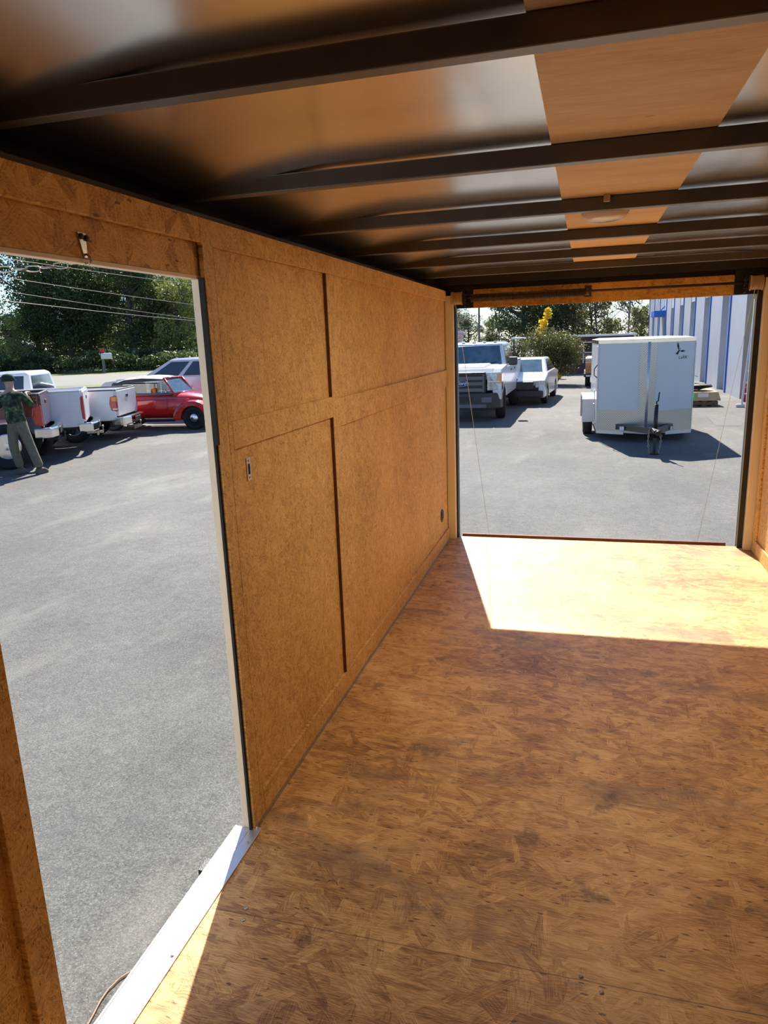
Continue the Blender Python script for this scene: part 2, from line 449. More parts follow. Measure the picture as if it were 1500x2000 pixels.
def camo():
    mt, n, b = base_mat('mottled_cloth'); L = n.links
    tc = N(n, 'ShaderNodeTexCoord').outputs['Object']
    f = noise_t(n, tc, 9, 3, .65)
    L.new(ramp(n, f, [(.38, (.008,.012,.008)), (.5, (.03,.045,.022)), (.6, (.09,.12,.04)), (.72, (.3,.33,.12))]), b.inputs['Base Color'])
    b.inputs['Roughness'].default_value = .95; return mt
M['camo'] = camo()

# ---------------------------------------------------------------- trailer room: floor, walls, roof
W = 2.03; YR = 5.02; YF = -1.7; ZT = 1.763; T = .012
struct(MB().box(-.02, W+.02, YF, 5.115, -.02, 0).build('floor', M['osb_floor']))
fl = MB()
for a in (0, .4, .8, 1.2, 1.6): fl.box(-.1, W+.1, YF + a*1.0*4.05, YF + a*4.05 + .05, -.12, -.021)
struct(fl.build('trim_1', M['black']))

# left wall: a recessed sheet with a doorway; battens stand 12 mm proud of it
wl = MB()
wl.box(-.06, -T, YF, .895, -.02, ZT)
wl.box(-.06, -T, 1.765, YR, -.02, ZT)
wl.box(-.012 - .0001, 0, 1.712, 1.765, .0, 1.70)
struct(MB().box(-.06, -T-.006, .895, 1.765, 1.625, ZT).build('trim_16', M['osb_header']))
struct(wl.build('wall_left', M['osb_wall']))
def batten(nm, y0, y1, z0, z1, x0=-T, x1=0):
    return struct(MB().box(x0, x1, y0, y1, z0, z1).build(nm, M['osb_header'] if y1 < 1.8 and z0 > 1.69 else M['osb_wall'], bevel=.0015, seg=1))
batten('trim_2', 1.766, 1.79, .0, 1.697)            # beside the doorway
batten('trim_3', .84, .902, -.0, 1.70)
k = 4
for y0, y1 in ((-1.7, 1.706), (1.707, 3.02), (3.024, YR)):
    batten('trim_%d' % k, y0, y1, 1.698 if y0 > 0 else 1.703, ZT); k += 1
batten('trim_%d' % k, 2.62, 2.71, .092, 1.697); k += 1
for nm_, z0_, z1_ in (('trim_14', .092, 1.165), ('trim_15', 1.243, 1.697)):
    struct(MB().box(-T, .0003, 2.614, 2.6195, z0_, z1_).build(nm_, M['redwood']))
batten('trim_%d' % k, 1.791, 2.619, 1.165, 1.243); k += 1
batten('trim_%d' % k, 2.711, YR, 1.12, 1.232, -T, -.001); k += 1
batten('trim_%d' % k, -1.6, .839, 1.165, 1.243); k += 1
struct(MB().box(-T, .0, 1.791, YR, 0, .09).build('baseboard_left', M['osb_wall'], bevel=.002))
struct(MB().box(.0, .006, 1.715, YR, 0, .010).build('trim_20', M['zinc']))
# outer skin of the left wall and the eave cove
sk = MB(); sk.box(-.064, -.0605, YF, .86, -.5, ZT); sk.box(-.064, -.0605, 1.80, 5.18, -.5, ZT); sk.box(-.064, -.0605, .86, 1.80, 1.66, ZT); sk.box(-.064, -.0605, .86, 1.80, -.5, -.03)
struct(sk.build('trim_21', M['trailer_white']))
# right wall
wr = MB(); wr.box(W+T, W+.06, YF, YR, -.02, ZT); struct(wr.build('wall_right', M['osb_wall']))
k = 22
for y0, y1, z0, z1 in ((YF, YR, 1.698, ZT), (4.93, YR, .092, 1.697), (3.4, 3.5, .092, 1.697), (1.6, 1.7, .092, 1.697), (1.701, 3.399, 1.16, 1.24), (3.501, 4.929, 1.16, 1.24)):
    struct(MB().box(W, W+T, y0, y1, z0, z1).build('trim_%d' % k, M['osb_wall'], bevel=.0015, seg=1)); k += 1
struct(MB().box(W, W+T, YF, YR, 0, .09).build('baseboard_right', M['osb_wall'], bevel=.002))
struct(MB().box(W+.061, W+.064, YF, 5.18, -.5, ZT).build('trim_28', M['trailer_white']))
struct(MB().box(-.06, W+.06, YF-.04, YF, -.02, ZT).build('wall_front', M['osb_end']))

# black roof rails with their ledge
for nm, sgn, x0 in (('trim_29', -1, 0.), ('trim_30', 1, W)):
    q = MB()
    def bx(a, c, y0, y1, z0, z1):
        xa, xb = x0 + sgn*a, x0 + sgn*c
        q.box(min(xa, xb), max(xa, xb), y0, y1, z0, z1)
    bx(.013, .17, YF, 5.18, ZT, ZT+.003)
    bx(.15, .17, YF, 5.18, ZT, 1.90)
    bx(.11, .15, YF, 5.18, ZT+.003, ZT+.03)
    bx(.03, .034, YF, 5.1, ZT+.003, ZT+.02)
    for i in range(16):
        y = YF + .3 + i*.42
        bx(.10, .105, y, y+.006, ZT+.003, ZT+.045)
    struct(q.build(nm, M['black']))

# ceiling: thin wavy aluminium sheets, then the plywood strip
ZC = 1.862
def sheet(x0, x1, seed):
    nx, ny = 60, 300; v = []; f = []
    y0, y1 = YF, 5.16
    for j in range(ny+1):
        y = y0 + (y1-y0)*j/ny
        ph = ((y - 1.108 + .0175) / .6995) % 1.
        for i in range(nx+1):
            x = x0 + (x1-x0)*i/nx
            n1 = noise.noise(Vector((x*1.1 + seed, y*1.4, seed)))
            n2 = noise.noise(Vector((x*.7 + seed*2, y*4.2, seed+5)))
            edge = min(1, (x-x0)/.12, (x1-x)/.12)
            b = math.sin(PI*ph)
            eo = (x - x0) if x0 < 0 else (x1 - x)
            z = ZC - .040*max(0, 1-eo/.5)**1.6 + edge*(.008*n1*b + .0045*n2*(.35+.65*b)) + .006*b*edge
            v.append((x, y, z))
    for j in range(ny):
        for i in range(nx):
            a = j*(nx+1)+i; f.append((a, a+1, a+nx+2, a+nx+1))
    return MB().add(v, f)
for nm, x0, x1, sd in (('ceiling', -.155, .853, 3.2), ('ceiling_2', 1.19, W+.155, 8.4)):
    o = sheet(x0, x1, sd).build(nm, M['sheet'], smooth=True); struct(o)
struct(MB().box(.851, 1.194, YF, 5.12, ZC-.004, ZC-.0005).build('ceiling_3', M['plywood']))
struct(MB().box(-.17, -.06, 5.10, 5.18, 1.76, 1.9).box(W+.06, W+.17, 5.10, 5.18, 1.76, 1.9).box(-.17, W+.17, YF-.04, 5.18, 1.885, 1.90).build('trim_31', M['trailer_white']))

# roof bows: separate square tubes
B1 = 1.108
for i in range(-4, 6):
    y1 = B1 + i*.6995
    if y1 < -1.5: continue
    q = MB().box(-.149, W+.149, y1-.034, y1, 1.816, 1.8565)
    o = q.build('roof_bow', M['beam'], bevel=.003)
    names = {0:'closest black roof bow crossing the top of the view', 1:'black roof bow just behind the closest one', 2:'black roof bow carrying the round dome light',
             3:'black roof bow just behind the dome light', 4:'black roof bow second behind the dome light', 5:'black roof bow farthest back, nearest the rear opening'}
    if i in names: tag(o, names[i], 'roof beam', 'black roof bows')
    else: tag(o, ['black roof bow directly above the viewer, out of view', 'second black roof bow behind the viewer', 'rearmost black roof bow behind the viewer'][min(2, -i-1)], 'roof beam', 'roof bows behind the viewer')

# rear frame
struct(MB().box(-.012, .046, 5.03, 5.115, 0, 1.73).box(.046, .057, 5.10, 5.13, -.02, 1.655).build('trim_40', M['post'], bevel=.003))
struct(MB().box(.0465, .058, 5.075, 5.14, -.02, 1.66).build('trim_41', M['black']))
struct(MB().box(1.983, W+.012, 5.03, 5.115, 0, 1.74).build('trim_42', M['post'], bevel=.003))
struct(MB().box(1.951, 1.983, 5.075, 5.14, -.02, 1.66).build('trim_43', M['black']))
struct(MB().box(-.06, -.012, 5.02, 5.18, -.5, 1.86).box(-.012, .046, 5.116, 5.18, -.5, 1.86).box(W+.012, W+.06, 5.02, 5.18, -.5, 1.86).box(1.984, W+.012, 5.116, 5.18, -.5, 1.86).build('trim_44', M['black']))
struct(MB().box(-.06, W+.06, 5.125, 5.18, 1.648, 1.86).box(-.012, .174, 5.10, 5.124, 1.648, 1.80).box(1.822, W+.012, 5.10, 5.124, 1.648, 1.80).box(-.012, W+.012, 5.06, 5.124, 1.80, 1.86).build('trim_45', M['black']))
struct(MB().box(.175, 1.821, 5.108, 5.1245, 1.645, 1.768).build('wall_rear', osb('osb_header', (0, 2), ((.44,.22,.05), (.68,.38,.10), (.82,.52,.18)), size=.8)))
struct(MB().box(1.951+.0, 1.9525, 5.141, 5.16, -.02, 1.62).box(.056, .0575, 5.141, 5.16, -.02, 1.62).build('trim_46', M['alu']))

# doorway jamb, gasket, threshold
struct(MB().box(-.046, -.0135, 1.722, 1.764, -.02, 1.625).build('trim_50', M['jamb'], bevel=.002))
struct(MB().box(-.0145, -.0005, 1.702, 1.7115, 1.19, 1.618).box(-.0145, -.0075, 1.702, 1.7115, 0.006, 1.19).box(-.0145, -.0125, 1.7115, 1.7215, 0.006, 1.618).build('trim_51', M['rubber']))
struct(MB().box(-.040, -.016, .90, 1.722, 1.615, 1.6245).build('trim_52', M['jamb'], bevel=.002))
struct(MB().box(-.07, -.018, .80, 1.72, -.012, -.002).box(-.07, -.065, .8, 1.72, -.05, -.0).build('trim_53', M['alu']))
sill = MB().box(-.016, .019, .78, 1.722, .0005, .004)
struct(sill.build('trim_54', M['alu'], bevel=.001))
for y, lb_ in ((.82, 'nearest the viewer'), (1.235, 'halfway along'), (1.65, 'beside the far jamb')):
    tag(MB().lathe([(0, .0065), (.0035, .006), (.0045, .004)], 10, Matrix.Translation((.006, y, 0))).build('sill_screw', M['zinc'], smooth=True),
        'small screw head in the aluminium door sill, ' + lb_, 'screw', 'screws in the door sill')
for (x, y), lb_ in zip(((.113, 1.419), (.124, 1.381), (.968, 1.410), (1.013, 1.378)), ('farther of the pair near the door sill', 'nearer of the pair by the door sill', 'left one near the seam at the bottom', 'right one near the seam at the bottom')):
    tag(MB().lathe([(0, .003), (.005, .002), (.006, 0.0005)], 10, Matrix.Translation((x, y, 0))).build('floor_screw', M['zinc'], smooth=True),
        'small round screw head in the wooden floor, ' + lb_, 'screw', 'screws in the floor')

# ---------------------------------------------------------------- small fittings inside the trailer
d = empty('dome_light', (.985, 2.56, 1.80), 0, 'round pinkish dome light fixed to the plywood ceiling strip', 'ceiling light')
MB().lathe([(.078, .0575), (.080, .035), (.076, .030)], 36).build('light_base', M['plastic_grey'], d, smooth=True)
MB().lathe([(.0, -.006), (.045, -.003), (.064, .006), (.074, .02), (.075, .034)], 36).build('lens', M['lens_dome'], d, smooth=True)
la = bpy.data.lights.new('dome_bulb', 'AREA'); la.shape = 'DISK'; la.size = .13; la.energy = 4.5; la.color = (1, .88, .72)
lo = bpy.data.objects.new('dome_bulb', la); COL.objects.link(lo); lo.location = (.985, 2.56, 1.79)
MB().box(-.008, .012, -.112, -.088, .036, .058).tube([(0, -.1, .05), (.006, -.085, .055), (.01, -.07, .05)], .004, 6).build('wire_connector', M['zinc'], d, bevel=.003)

# torsion spring assembly above the rear opening
sp = empty('torsion_spring_assembly', (0, 5.06, 1.715), 0, 'dark coiled torsion spring on its shaft above the rear opening', 'door spring')
MB().tube([(.115, 0, 0), (1.892, 0, 0)], .0085, 10).build('shaft', M['spring'], sp, smooth=True)
pts = []; n_c = 78
for i in range(n_c*10):
    a = 2*PI*i/10; x = .165 + (.925-.165)*i/(n_c*10); pts.append((x, .024*math.cos(a), -.006 + .024*math.sin(a)*1.0))
MB().tube(pts, .0040, 5).build('spring', M['spring'], sp, smooth=True)
MB().lathe([(.0, 0), (.03, 0), (.03, .02), (.012, .022), (.012, .03)], 14, Matrix.Translation((.925, 0, 0)) @ Matrix.Rotation(PI/2, 4, 'Y')).build('winding_cone', M['spring'], sp)
MB().box(.915, .96, -.006, .006, -.036, .036).build('clamp', M['spring'], sp)
for x, nm in ((.125, 'bearing_plate'), (1.875, 'bearing_plate')):
    q = MB().box(x-.003, x+.003, -.035, .045, -.06, .045)
    for s in (-1, 1): q.tube([(x-.012, -.02, s*.026-.008), (x+.012, -.02, s*.026-.008)], .006, 6)
    q.lathe([(.022, -.008), (.022, .008)], 14, Matrix.Translation((x, 0, 0)) @ Matrix.Rotation(PI/2, 4, 'Y'))
    q.build(nm, M['black'], sp, bevel=.001)
def drum(x, side):
    r = empty('cable_drum', (x, 5.052, 1.712), 0, 'ribbed brown cable drum at the %s end of the spring shaft' % side, 'cable drum', 'cable drums over the rear opening')
    prof = [(.012, -.038), (.043, -.038), (.046, -.036), (.046, -.030)]
    for i in range(11):
        xx = -.028 + i*.0054
        prof += [(.040, xx), (.0425, xx+.0018), (.040, xx+.0036)]
    prof += [(.046, .032), (.046, .036), (.012, .038)]
    MB().lathe(prof, 28, Matrix.Rotation(PI/2, 4, 'Y')).build('drum_body', M['drum'], r, smooth=False)
    return r
drum(.072, 'left'); drum(1.935, 'right')
def cable(pts, lab, nm='lift_cable'):
    tag(MB().tube(pts, .0016, 6).build(nm, M['cord'], smooth=True), lab, 'cable', 'ramp lift cables')
cable([(.062, 5.01, 1.71), (.063, 5.02, 1.68), (.065, 5.2, 1.50), (.06, 6.93, -.60)], 'thin steel cable from the left drum down across the rear opening')
cable([(1.925, 5.01, 1.71), (1.925, 5.015, 1.68), (1.93, 5.2, 1.48), (1.965, 6.93, -.60)], 'thin steel cable from the right drum slanting down across the rear opening')
cable([(1.945, 5.01, 1.71), (1.945, 5.05, 1.60), (1.948, 5.07, 1.0), (1.949, 5.072, .03)], 'pale line down the right rear post, standing for the frame edge highlight')  # highlight along the aluminium frame edge, put in as a pale tube

# ramp door lying open, with the transition flap at the floor edge
rp = empty('ramp_door', (1.0, 5.16, -.02), 0, 'lowered rear ramp door with its red-brown wooden edge showing', 'ramp door')
RA = Matrix.Rotation(-math.atan2(.62, 1.68), 4, 'X')
MB().box(-.95, .95, .02, 1.80, -.04, 0, RA).build('ramp_panel', M['osb_floor'], rp, bevel=.003)
MB().box(-.925, .895, -.012, .012, -.03, .033).build('edge_flap', M['redwood'], rp, bevel=.003)
q = MB()
for x in (-.8, -.3, .2, .7): q.tube([(x-.06, -.014, -.015), (x+.06, -.014, -.015)], .006, 8)
q.build('hinge', M['black'], rp)

# striker plate
st = empty('striker_plate', (-T, 1.888, 1.093), 0, 'small silver rectangular plate screwed to the strand board wall', 'metal plate')
q = MB()
q.prism([(-.012,-.034),(.012,-.034),(.012,-.016),(-.012,-.016)], 0, .003, 'x')
q.prism([(-.012,.016),(.012,.016),(.012,.034),(-.012,.034)], 0, .003, 'x')
q.prism([(-.012,-.016),(-.007,-.016),(-.007,.016),(-.012,.016)], 0, .003, 'x')
q.prism([(.007,-.016),(.012,-.016),(.012,.016),(.007,.016)], 0, .003, 'x')
q.build('plate', M['alu'], st)
MB().box(.0, .001, -.0065, .0065, -.0155, .0155).build('recess', M['black'], st)
for z in (-.025, .025):
    MB().lathe([(0,.005),(.003,.0045),(.004,.003)], 8, Matrix.Translation((0,0,z)) @ Matrix.Rotation(PI/2,4,'Y')).build('screw', M['zinc'], st)
v = empty('side_vent', (-T, 4.80, .235), 0, 'small dark oval vent low on the wall near the rear', 'vent')
MB().lathe([(0,.004),(.04,.005),(.046,.004),(.048,0)], 24, Matrix.Rotation(PI/2,4,'Y')).build('vent_ring', M['plastic_dark'], v, smooth=True)
q = MB()
for z in (-.022, -.008, .006, .02): q.box(.004, .008, -.03, .03, z, z+.006)
q.build('louvre', M['black'], v)

# hook on the door header, and the chain
hk = empty('chain_hook', (-.018, 1.27, 1.645), 0, 'twisted zinc bracket screwed above the side doorway', 'hook')
MB().hexa([(0,-.002,-.02),(.003,-.002,-.02),(.003,.010,-.02),(0,.010,-.02)], [(0,-.014,.028),(.003,-.014,.028),(.003,.012,.028),(0,.012,.028)]).build('bracket', M['zinc'], hk, bevel=.002)
MB().tube([(.004, .004, -.012), (.012, .004, -.018), (.014, .003, -.026), (.008, .002, -.032), (.001, .002, -.03)], .0022, 6).build('hook_end', M['zinc'], hk, smooth=True)
for y, z in ((-.006, .02), (.010, .018)):
    MB().lathe([(0,.009),(.005,.008),(.006,.003)], 6, Matrix.Translation((0,y,z)) @ Matrix.Rotation(PI/2,4,'Y')).build('bolt', M['spring'], hk)
chain = empty('door_chain', (-.02, 1.27, 1.612), 0, 'zinc link chain stretched outward from the hook above the doorway', 'chain')
chain_links = []
def link(c, d, L_, w_, r_, roll):
    d = d.normalized(); a = d.orthogonal().normalized(); a = Matrix.Rotation(roll, 3, d) @ a
    pts = []
    for i in range(16):
        t = 2*PI*i/16
        sx = math.cos(t); sy = math.sin(t)
        pts.append(c + d*(max(-1, min(1, sx*1.35))*(L_/2)) + a*(sy*w_/2))
    o_ = MB().tube([p - Vector(chain.location) for p in pts], r_, 6, closed=True).build('chain_link', M['zinc'], chain, smooth=True); chain_links.append(o_)
def onx(px, py, x):
    v_ = CF + CR*((px-750)/FPX) - CU*((py-1000)/FPX); return CP + v_*((x-CP.x)/v_.x)
p0 = Vector((-.010, 1.272, 1.612)); p1 = onx(160, 512, -.05); p2 = onx(-90, 516, -.30)
path = [p0, p1]
LL = .026
tot = (p2-p1).length; nl = int(tot/LL)
c_prev = p0
link((p0+p1)/2, p1-p0, .026, .010, .0014, .4)
for i in range(nl):
    t = (i+.5)/nl; c = p1.lerp(p2, t) + Vector((0,0,-.012*math.sin(PI*t)))
    link(c, p2-p1, .028, .0115, .0014, (i % 2)*PI/2 + .5)
# open door leaf that the chain is holding (out to the side of the doorway)
dl = empty('door_1', (-.085, .87, -.0), 0); dl['kind'] = 'structure'
MB().box(-.84, -.02, -.03, 0, .0, 1.61).build('door_panel', M['trailer_white'], dl, bevel=.004)
q = MB(); 
for z in (.2, .8, 1.4): q.tube([(-.01, 0.005, z-.05), (-.01, .005, z+.05)], .01, 8)
q.build('hinge', M['alu'], dl)

# dry stem lying outside on the asphalt
g = [at(x, y, dd) for x, y, dd in ()]
def gnd(px, py, z=G):
    v_ = CF + CR*((px-750)/FPX) - CU*((py-1000)/FPX); t = (z-CP.z)/v_.z; return CP + v_*t
pts = [gnd(*p, G+.006) for p in ((295,1885),(262,1893),(235,1910),(212,1932),(196,1955),(182,1982),(172,2000),(166,2015))]
tag(MB().tube(pts, [.003]*7+[.0015], 6).build('dry_stem', M['twig'], smooth=True), 'dry tan plant stem lying on the asphalt by the door sill', 'stem')

# ---------------------------------------------------------------- ground outside
def plane(nm, pts, z, mat):
    return struct(MB().add([(x, y, z) for x, y in pts], [tuple(range(len(pts)))]).build(nm, mat))
plane('asphalt_lot', [(-70,-80),(60,-80),(60,70),(-70,70)], G, M['asphalt'])
plane('grass_field', [(-300,-100),(300,-100),(300,400),(-300,400)], G-.02, M['field'])
def strip(nm, pa, pb, w0, w1, z, mat):
    pa, pb = Vector(pa), Vector(pb); dr = (pb-pa).normalized(); nn = Vector((-dr.y, dr.x))
    return plane(nm, [tuple(pa+nn*w0), tuple(pb+nn*w0), tuple(pb+nn*w1), tuple(pa+nn*w1)], z, mat)
# road running behind the parked trucks
def depth_strip(nm, d0, d1, z, mat, s0=-140, s1=14):
    h = Vector((CR.x, CR.y, 0)).normalized(); v_ = Vector((CF.x, CF.y, 0)).normalized(); o_ = Vector((CP.x, CP.y, 0))
    # d0, d1: distance in front of the trailer door along the viewing direction
    P_ = [o_ + v_*d0 + h*s0, o_ + v_*d0 + h*s1, o_ + v_*d1 + h*s1, o_ + v_*d1 + h*s0]
    return plane(nm, [(p.x, p.y) for p in P_], z, mat)
depth_strip('grass_verge', 43.5, 48, G+.01, M['grass'], -140, -8)
depth_strip('road', 48, 71, G+.012, M['road'], -140, -8)
depth_strip('grass_strip', 71, 160, G+.010, M['grass'], -140, -8)
plane('asphalt_patch', [tuple(gnd(*p)[:2]) for p in ((1380,812),(1450,812),(1450,832),(1398,832))], G+.004, M['concrete_patch'])

# ---------------------------------------------------------------- vehicles (local x: rear to front, y: left, z up from the ground)
def arch_poly(x0, x1, zb, zt_pts, arches, n=12):
    """outline of a body side: bottom edge with semicircular wheel arches, then the top points from front to rear"""
    p = [(x0, zb)]
    for cx, r, cz in sorted(arches):
        h = max(-1, min(1, (zb-cz)/r)); a0 = PI - math.asin(h); a1 = math.asin(h)
        for i in range(n+1):
            a = a0 + (a1-a0)*i/n
            p.append((cx + r*math.cos(a), cz + r*math.sin(a)))
    p.append((x1, zb))
    return p + list(zt_pts)

def wheel(root, x, y, r, wdt, rimr, side, rim='M', hub='chrome', style='alloy', turn=0):
    """side +1: outer face towards +y"""
    Mx = Matrix.Translation((x, y, r)) @ Matrix.Rotation(turn, 4, 'Z') @ Matrix.Rotation(-PI/2*side, 4, 'X')
    h = wdt/2
    q = MB().lathe([(rimr, -h*.8), (r*.86, -h), (r*.965, -h*.86), (r, -h*.55), (r, h*.55), (r*.965, h*.86), (r*.86, h), (rimr, h*.86), (rimr*.97, h*.3), (rimr*.9, -h*.8)], 32, Mx)
    t = q.build('wheel', M['rubber'], root, smooth=True)
    if style == 'alloy':
        MB().lathe([(rimr*.83, h*.12), (rimr*.3, 0.0)], 24, Mx).build('rim_well', M['black'], t)
        q = MB().lathe([(rimr*.99, h*.80), (rimr*.93, h*.84), (rimr*.80, h*.62), (rimr*.78, h*.3)], 32, Mx)
        n = 8
        for k in range(n):
            R_ = Mx @ Matrix.Rotation(2*PI*k/n, 4, 'Z')
            q.box(rimr*.2, rimr*.9, -rimr*.13, rimr*.13, h*.42, h*.62, R_)
        q.lathe([(rimr*.42, h*.3), (rimr*.42, h*.6), (rimr*.3, h*.66), (rimr*.27, h*1.0), (0, h*1.02)], 20, Mx)
        q.build('rim', M['chrome'] if hub == 'chrome' else M['alu'], t, smooth=False)
    elif style == 'moon':
        MB().lathe([(rimr*.99, h*.7), (rimr*.9, h*.85), (rimr*.72, h*.5), (rimr*.66, h*.55)], 24, Mx).build('rim', M['black'], t, smooth=True)
        MB().lathe([(rimr*.62, h*.55), (rimr*.58, h*.8), (rimr*.4, h*1.02), (0, h*1.12)], 24, Mx).build('hubcap', M['chrome'], t, smooth=True)
    else:
        MB().lathe([(rimr*.98, h*.8), (rimr*.9, h*.5), (rimr*.5, h*.25), (rimr*.45, h*.7), (0, h*.75)], 24, Mx).build('rim', M['alu'], t, smooth=True)
    return t

def quadpatch(P, u0, u1, v0, v1, off):
    """thin slab on the quad P (bl, br, tr, tl), pushed out by off"""
    P = [Vector(p) for p in P]
    n = (P[1]-P[0]).cross(P[3]-P[0]).normalized()
    def B(u, v): return (P[0]*(1-u)+P[1]*u)*(1-v) + (P[3]*(1-u)+P[2]*u)*v
    a = [B(u0,v0), B(u1,v0), B(u1,v1), B(u0,v1)]
    return [p - n*.01 for p in a], [p + n*off for p in a]

def pickup(name, label, loc, rz, p, group=None):
    g_ = p.get
    root = empty(name, loc, rz, label, 'pickup truck', group)
    w = p['w']/2; L = p['L']; body = p['body']; rail = p['rail']; zb = p['zb']; r = p['r']
    xr, xf = p['xr'], p['xf']            # axles
    bx0, bx1 = .14, p['bed']             # bed from tailgate to cab
    ar = r*1.18; cx1 = p['cab']          # end of cab (base of windscreen)
    hood = p['hood']; roof = p['roof']
    # bed
    q = MB()
    for s in (1, -1):
        poly = arch_poly(bx0+.03, bx1, zb, [(bx1, rail), (bx0+.03, rail)], [(xr, ar, r)])
        q.prism(poly, s*(w-.07), s*w)
    q.box(bx1-.05, bx1, -w+.06, w-.06, zb+.15, rail)
    q.box(bx0+.05, bx1, -w+.06, w-.06, zb+.15, zb+.2)
    q.build('bed', body, root, bevel=.02)
    q = MB()
    for s in (1, -1): q.box(bx0+.03, bx1-.02, min(s*(w-.075), s*(w+.003)), max(s*(w-.075), s*(w+.003)), rail-.002, rail+.025)
    q.box(bx0, bx0+.06, -w+.08, w-.08, rail-.01, rail+.02)
    q.build('bed_rail_cap', p.get('capm', M['plastic_dark']), root, bevel=.008)
    tg = MB().box(bx0-.02, bx0+.05, -w+.08, w-.08, zb+.1, rail-.012).build('tailgate', body, root, bevel=.015)
    MB().box(bx0-.03, bx0-.018, -.09, .09, rail-.2, rail-.13).build('handle', M['plastic_dark'], tg, bevel=.005)
    q = MB().box(bx0+.03, L-.3, -w+.3, w-.3, zb-.08, zb+.15)
    q.tube([(xr, -w+.2, r), (xr, w-.2, r)], .06, 10); q.tube([(xf, -w+.2, r), (xf, w-.2, r)], .05, 10)
    q.tube([(bx0+.3, w-.35, zb-.12), (xr+.6, w-.38, zb-.13)], .05, 10)
    q.build('chassis', M['black'], root)
    # rear lamps
    for s in (1, -1):
        z0, z1 = p['lampz']
        ys = sorted((s*(w-p['lw']), s*(w+.008)))
        lx = p.get('lx', 1)
        lp = MB().prism([(bx0-.012, z0), (bx0+.13*lx, z0+.03), (bx0+.16*lx, (z0+z1)/2), (bx0+.13*lx, z1-.03), (bx0-.012, z1)], ys[0], ys[1])
        lp = lp.build('tail_lamp', M['lamp_red'], root, bevel=.012)
        if g_('amber'):
            MB().box(bx0-.016, bx0+.10, ys[0]-.002, ys[1]+.002, z0+(z1-z0)*.62, z1-.03).build('turn_lens', M['lamp_amber'], lp, bevel=.01)
            MB().box(bx0-.016, bx0+.09, ys[0]-.002, ys[1]+.002, z0+.03, z0+(z1-z0)*.22).build('reverse_lens', M['lamp_clear'], lp, bevel=.01)
    # bumper
    zc = p['bump']
    q = MB()
    q.prism([(-.10, -w*.62), (0.0, -w-.0), (.30, -w-.02), (.30, -w+.05), (.08, -w+.12), (.04, 0), (.08, w-.12), (.30, w-.05), (.30, w+.02), (0.0, w+.0), (-.10, w*.62)][::1], zc, zc+.2, 'z')
    bm = q.build('rear_bumper', M['chrome'], root, bevel=.03)
    MB().box(-.108, -.09, -.22, .22, zc+.03, zc+.15).build('plate_recess', M['plastic_dark'], bm)
    q = MB().box(-.16, .2, -.03, .03, zc-.13, zc-.07)
    q.lathe([(.02, 0), (.012, .04), (.012, .06), (.025, .075), (.03, .09), (.02, .112), (0, .118)], 12, Matrix.Translation((-.15, 0, zc-.07)))
    q.box(-.06, -.02, -.2, .2, zc-.16, zc-.05)
    q.build('tow_hitch', M['zinc'] if g_('hz') else M['plastic_dark'], root, bevel=.006)
    # cab lower body and front wings
    q = MB()
    poly = arch_poly(bx1+.03, L-.08, zb, [(L-.04, zb+.25), (L-.06, hood-.14), (L-.22, hood-.03), (cx1, hood+.04), (cx1-.1, p['belt']), (bx1+.03, p['belt'])], [(xf, ar, r)])
    for s in (1, -1): q.prism(poly, s*(w-.22), s*w)
    poly2 = [(bx1+.03, zb), (xf-ar-.02, zb), (xf-ar-.02, zb+.5), (L-.12, zb+.5), (L-.08, hood-.14), (L-.24, hood-.02), (cx1, hood+.05), (cx1-.1, p['belt']), (bx1+.03, p['belt'])]
    q.prism(poly2, -w+.2, w-.2)
    cb = q.build('cab_body', body, root, bevel=.025)
    # power dome of the bonnet
    MB().hexa([(cx1+.05, -w+.35, hood+.0), (L-.22, -w+.42, hood-.06), (L-.22, w-.42, hood-.06), (cx1+.05, w-.35, hood+.0)],
              [(cx1+.08, -w+.45, hood+.085), (L-.35, -w+.5, hood+.03), (L-.35, w-.5, hood+.03), (cx1+.08, w-.45, hood+.085)]).build('bonnet_bulge', body, cb, bevel=.02)
    # greenhouse
    wb, wt_ = w-.03, w-.20; xa, xb = bx1+.05, cx1; ta, tb = bx1+p.get('rk', .12), cx1-p.get('ws', .72)
    b0 = [(xa,-wb,p['belt']-.01), (xb,-wb,p['belt']-.01), (xb,wb,p['belt']-.01), (xa,wb,p['belt']-.01)]
    t0 = [(ta,-wt_,roof-.05), (tb,-wt_,roof-.05), (tb,wt_,roof-.05), (ta,wt_,roof-.05)]
    t1 = [(ta+.08,-wt_+.1,roof), (tb-.12,-wt_+.1,roof), (tb-.12,wt_-.1,roof), (ta+.08,wt_-.1,roof)]
    gb = MB().loft([b0, t0, t1]).build('cab_roof', p.get('roofmat', body), root, bevel=.035)
    faces = {'L': [b0[2], b0[3], t0[3], t0[2]], 'R': [b0[0], b0[1], t0[1], t0[0]], 'F': [b0[1], b0[2], t0[2], t0[1]], 'B': [b0[3], b0[0], t0[0], t0[3]]}
    gm = p.get('glass', M['dark_glass'])
    def patch(nm, f, *a, mat=gm, par=gb, off=.008):
        bb, tt = quadpatch(faces[f], *a, off)
        return MB().hexa(bb, tt).build(nm, mat, par, bevel=.012)
    patch('windscreen', 'F', .05, .95, .06, .93, mat=p.get('screen', gm)); patch('rear_window', 'B', .1, .9, .12, .9)
    if g_('crew'):
        for f in 'LR':
            sp_ = [(.07, .47), (.53, .90)]
            if f == 'L': sp_ = [(1-b_, 1-a_) for a_, b_ in sp_]
            for u0, u1 in sp_: patch('side_window', f, u0, u1, .1, .9)
    else:
        for f in 'LR': patch('side_window', f, .10, .90, .1, .9)
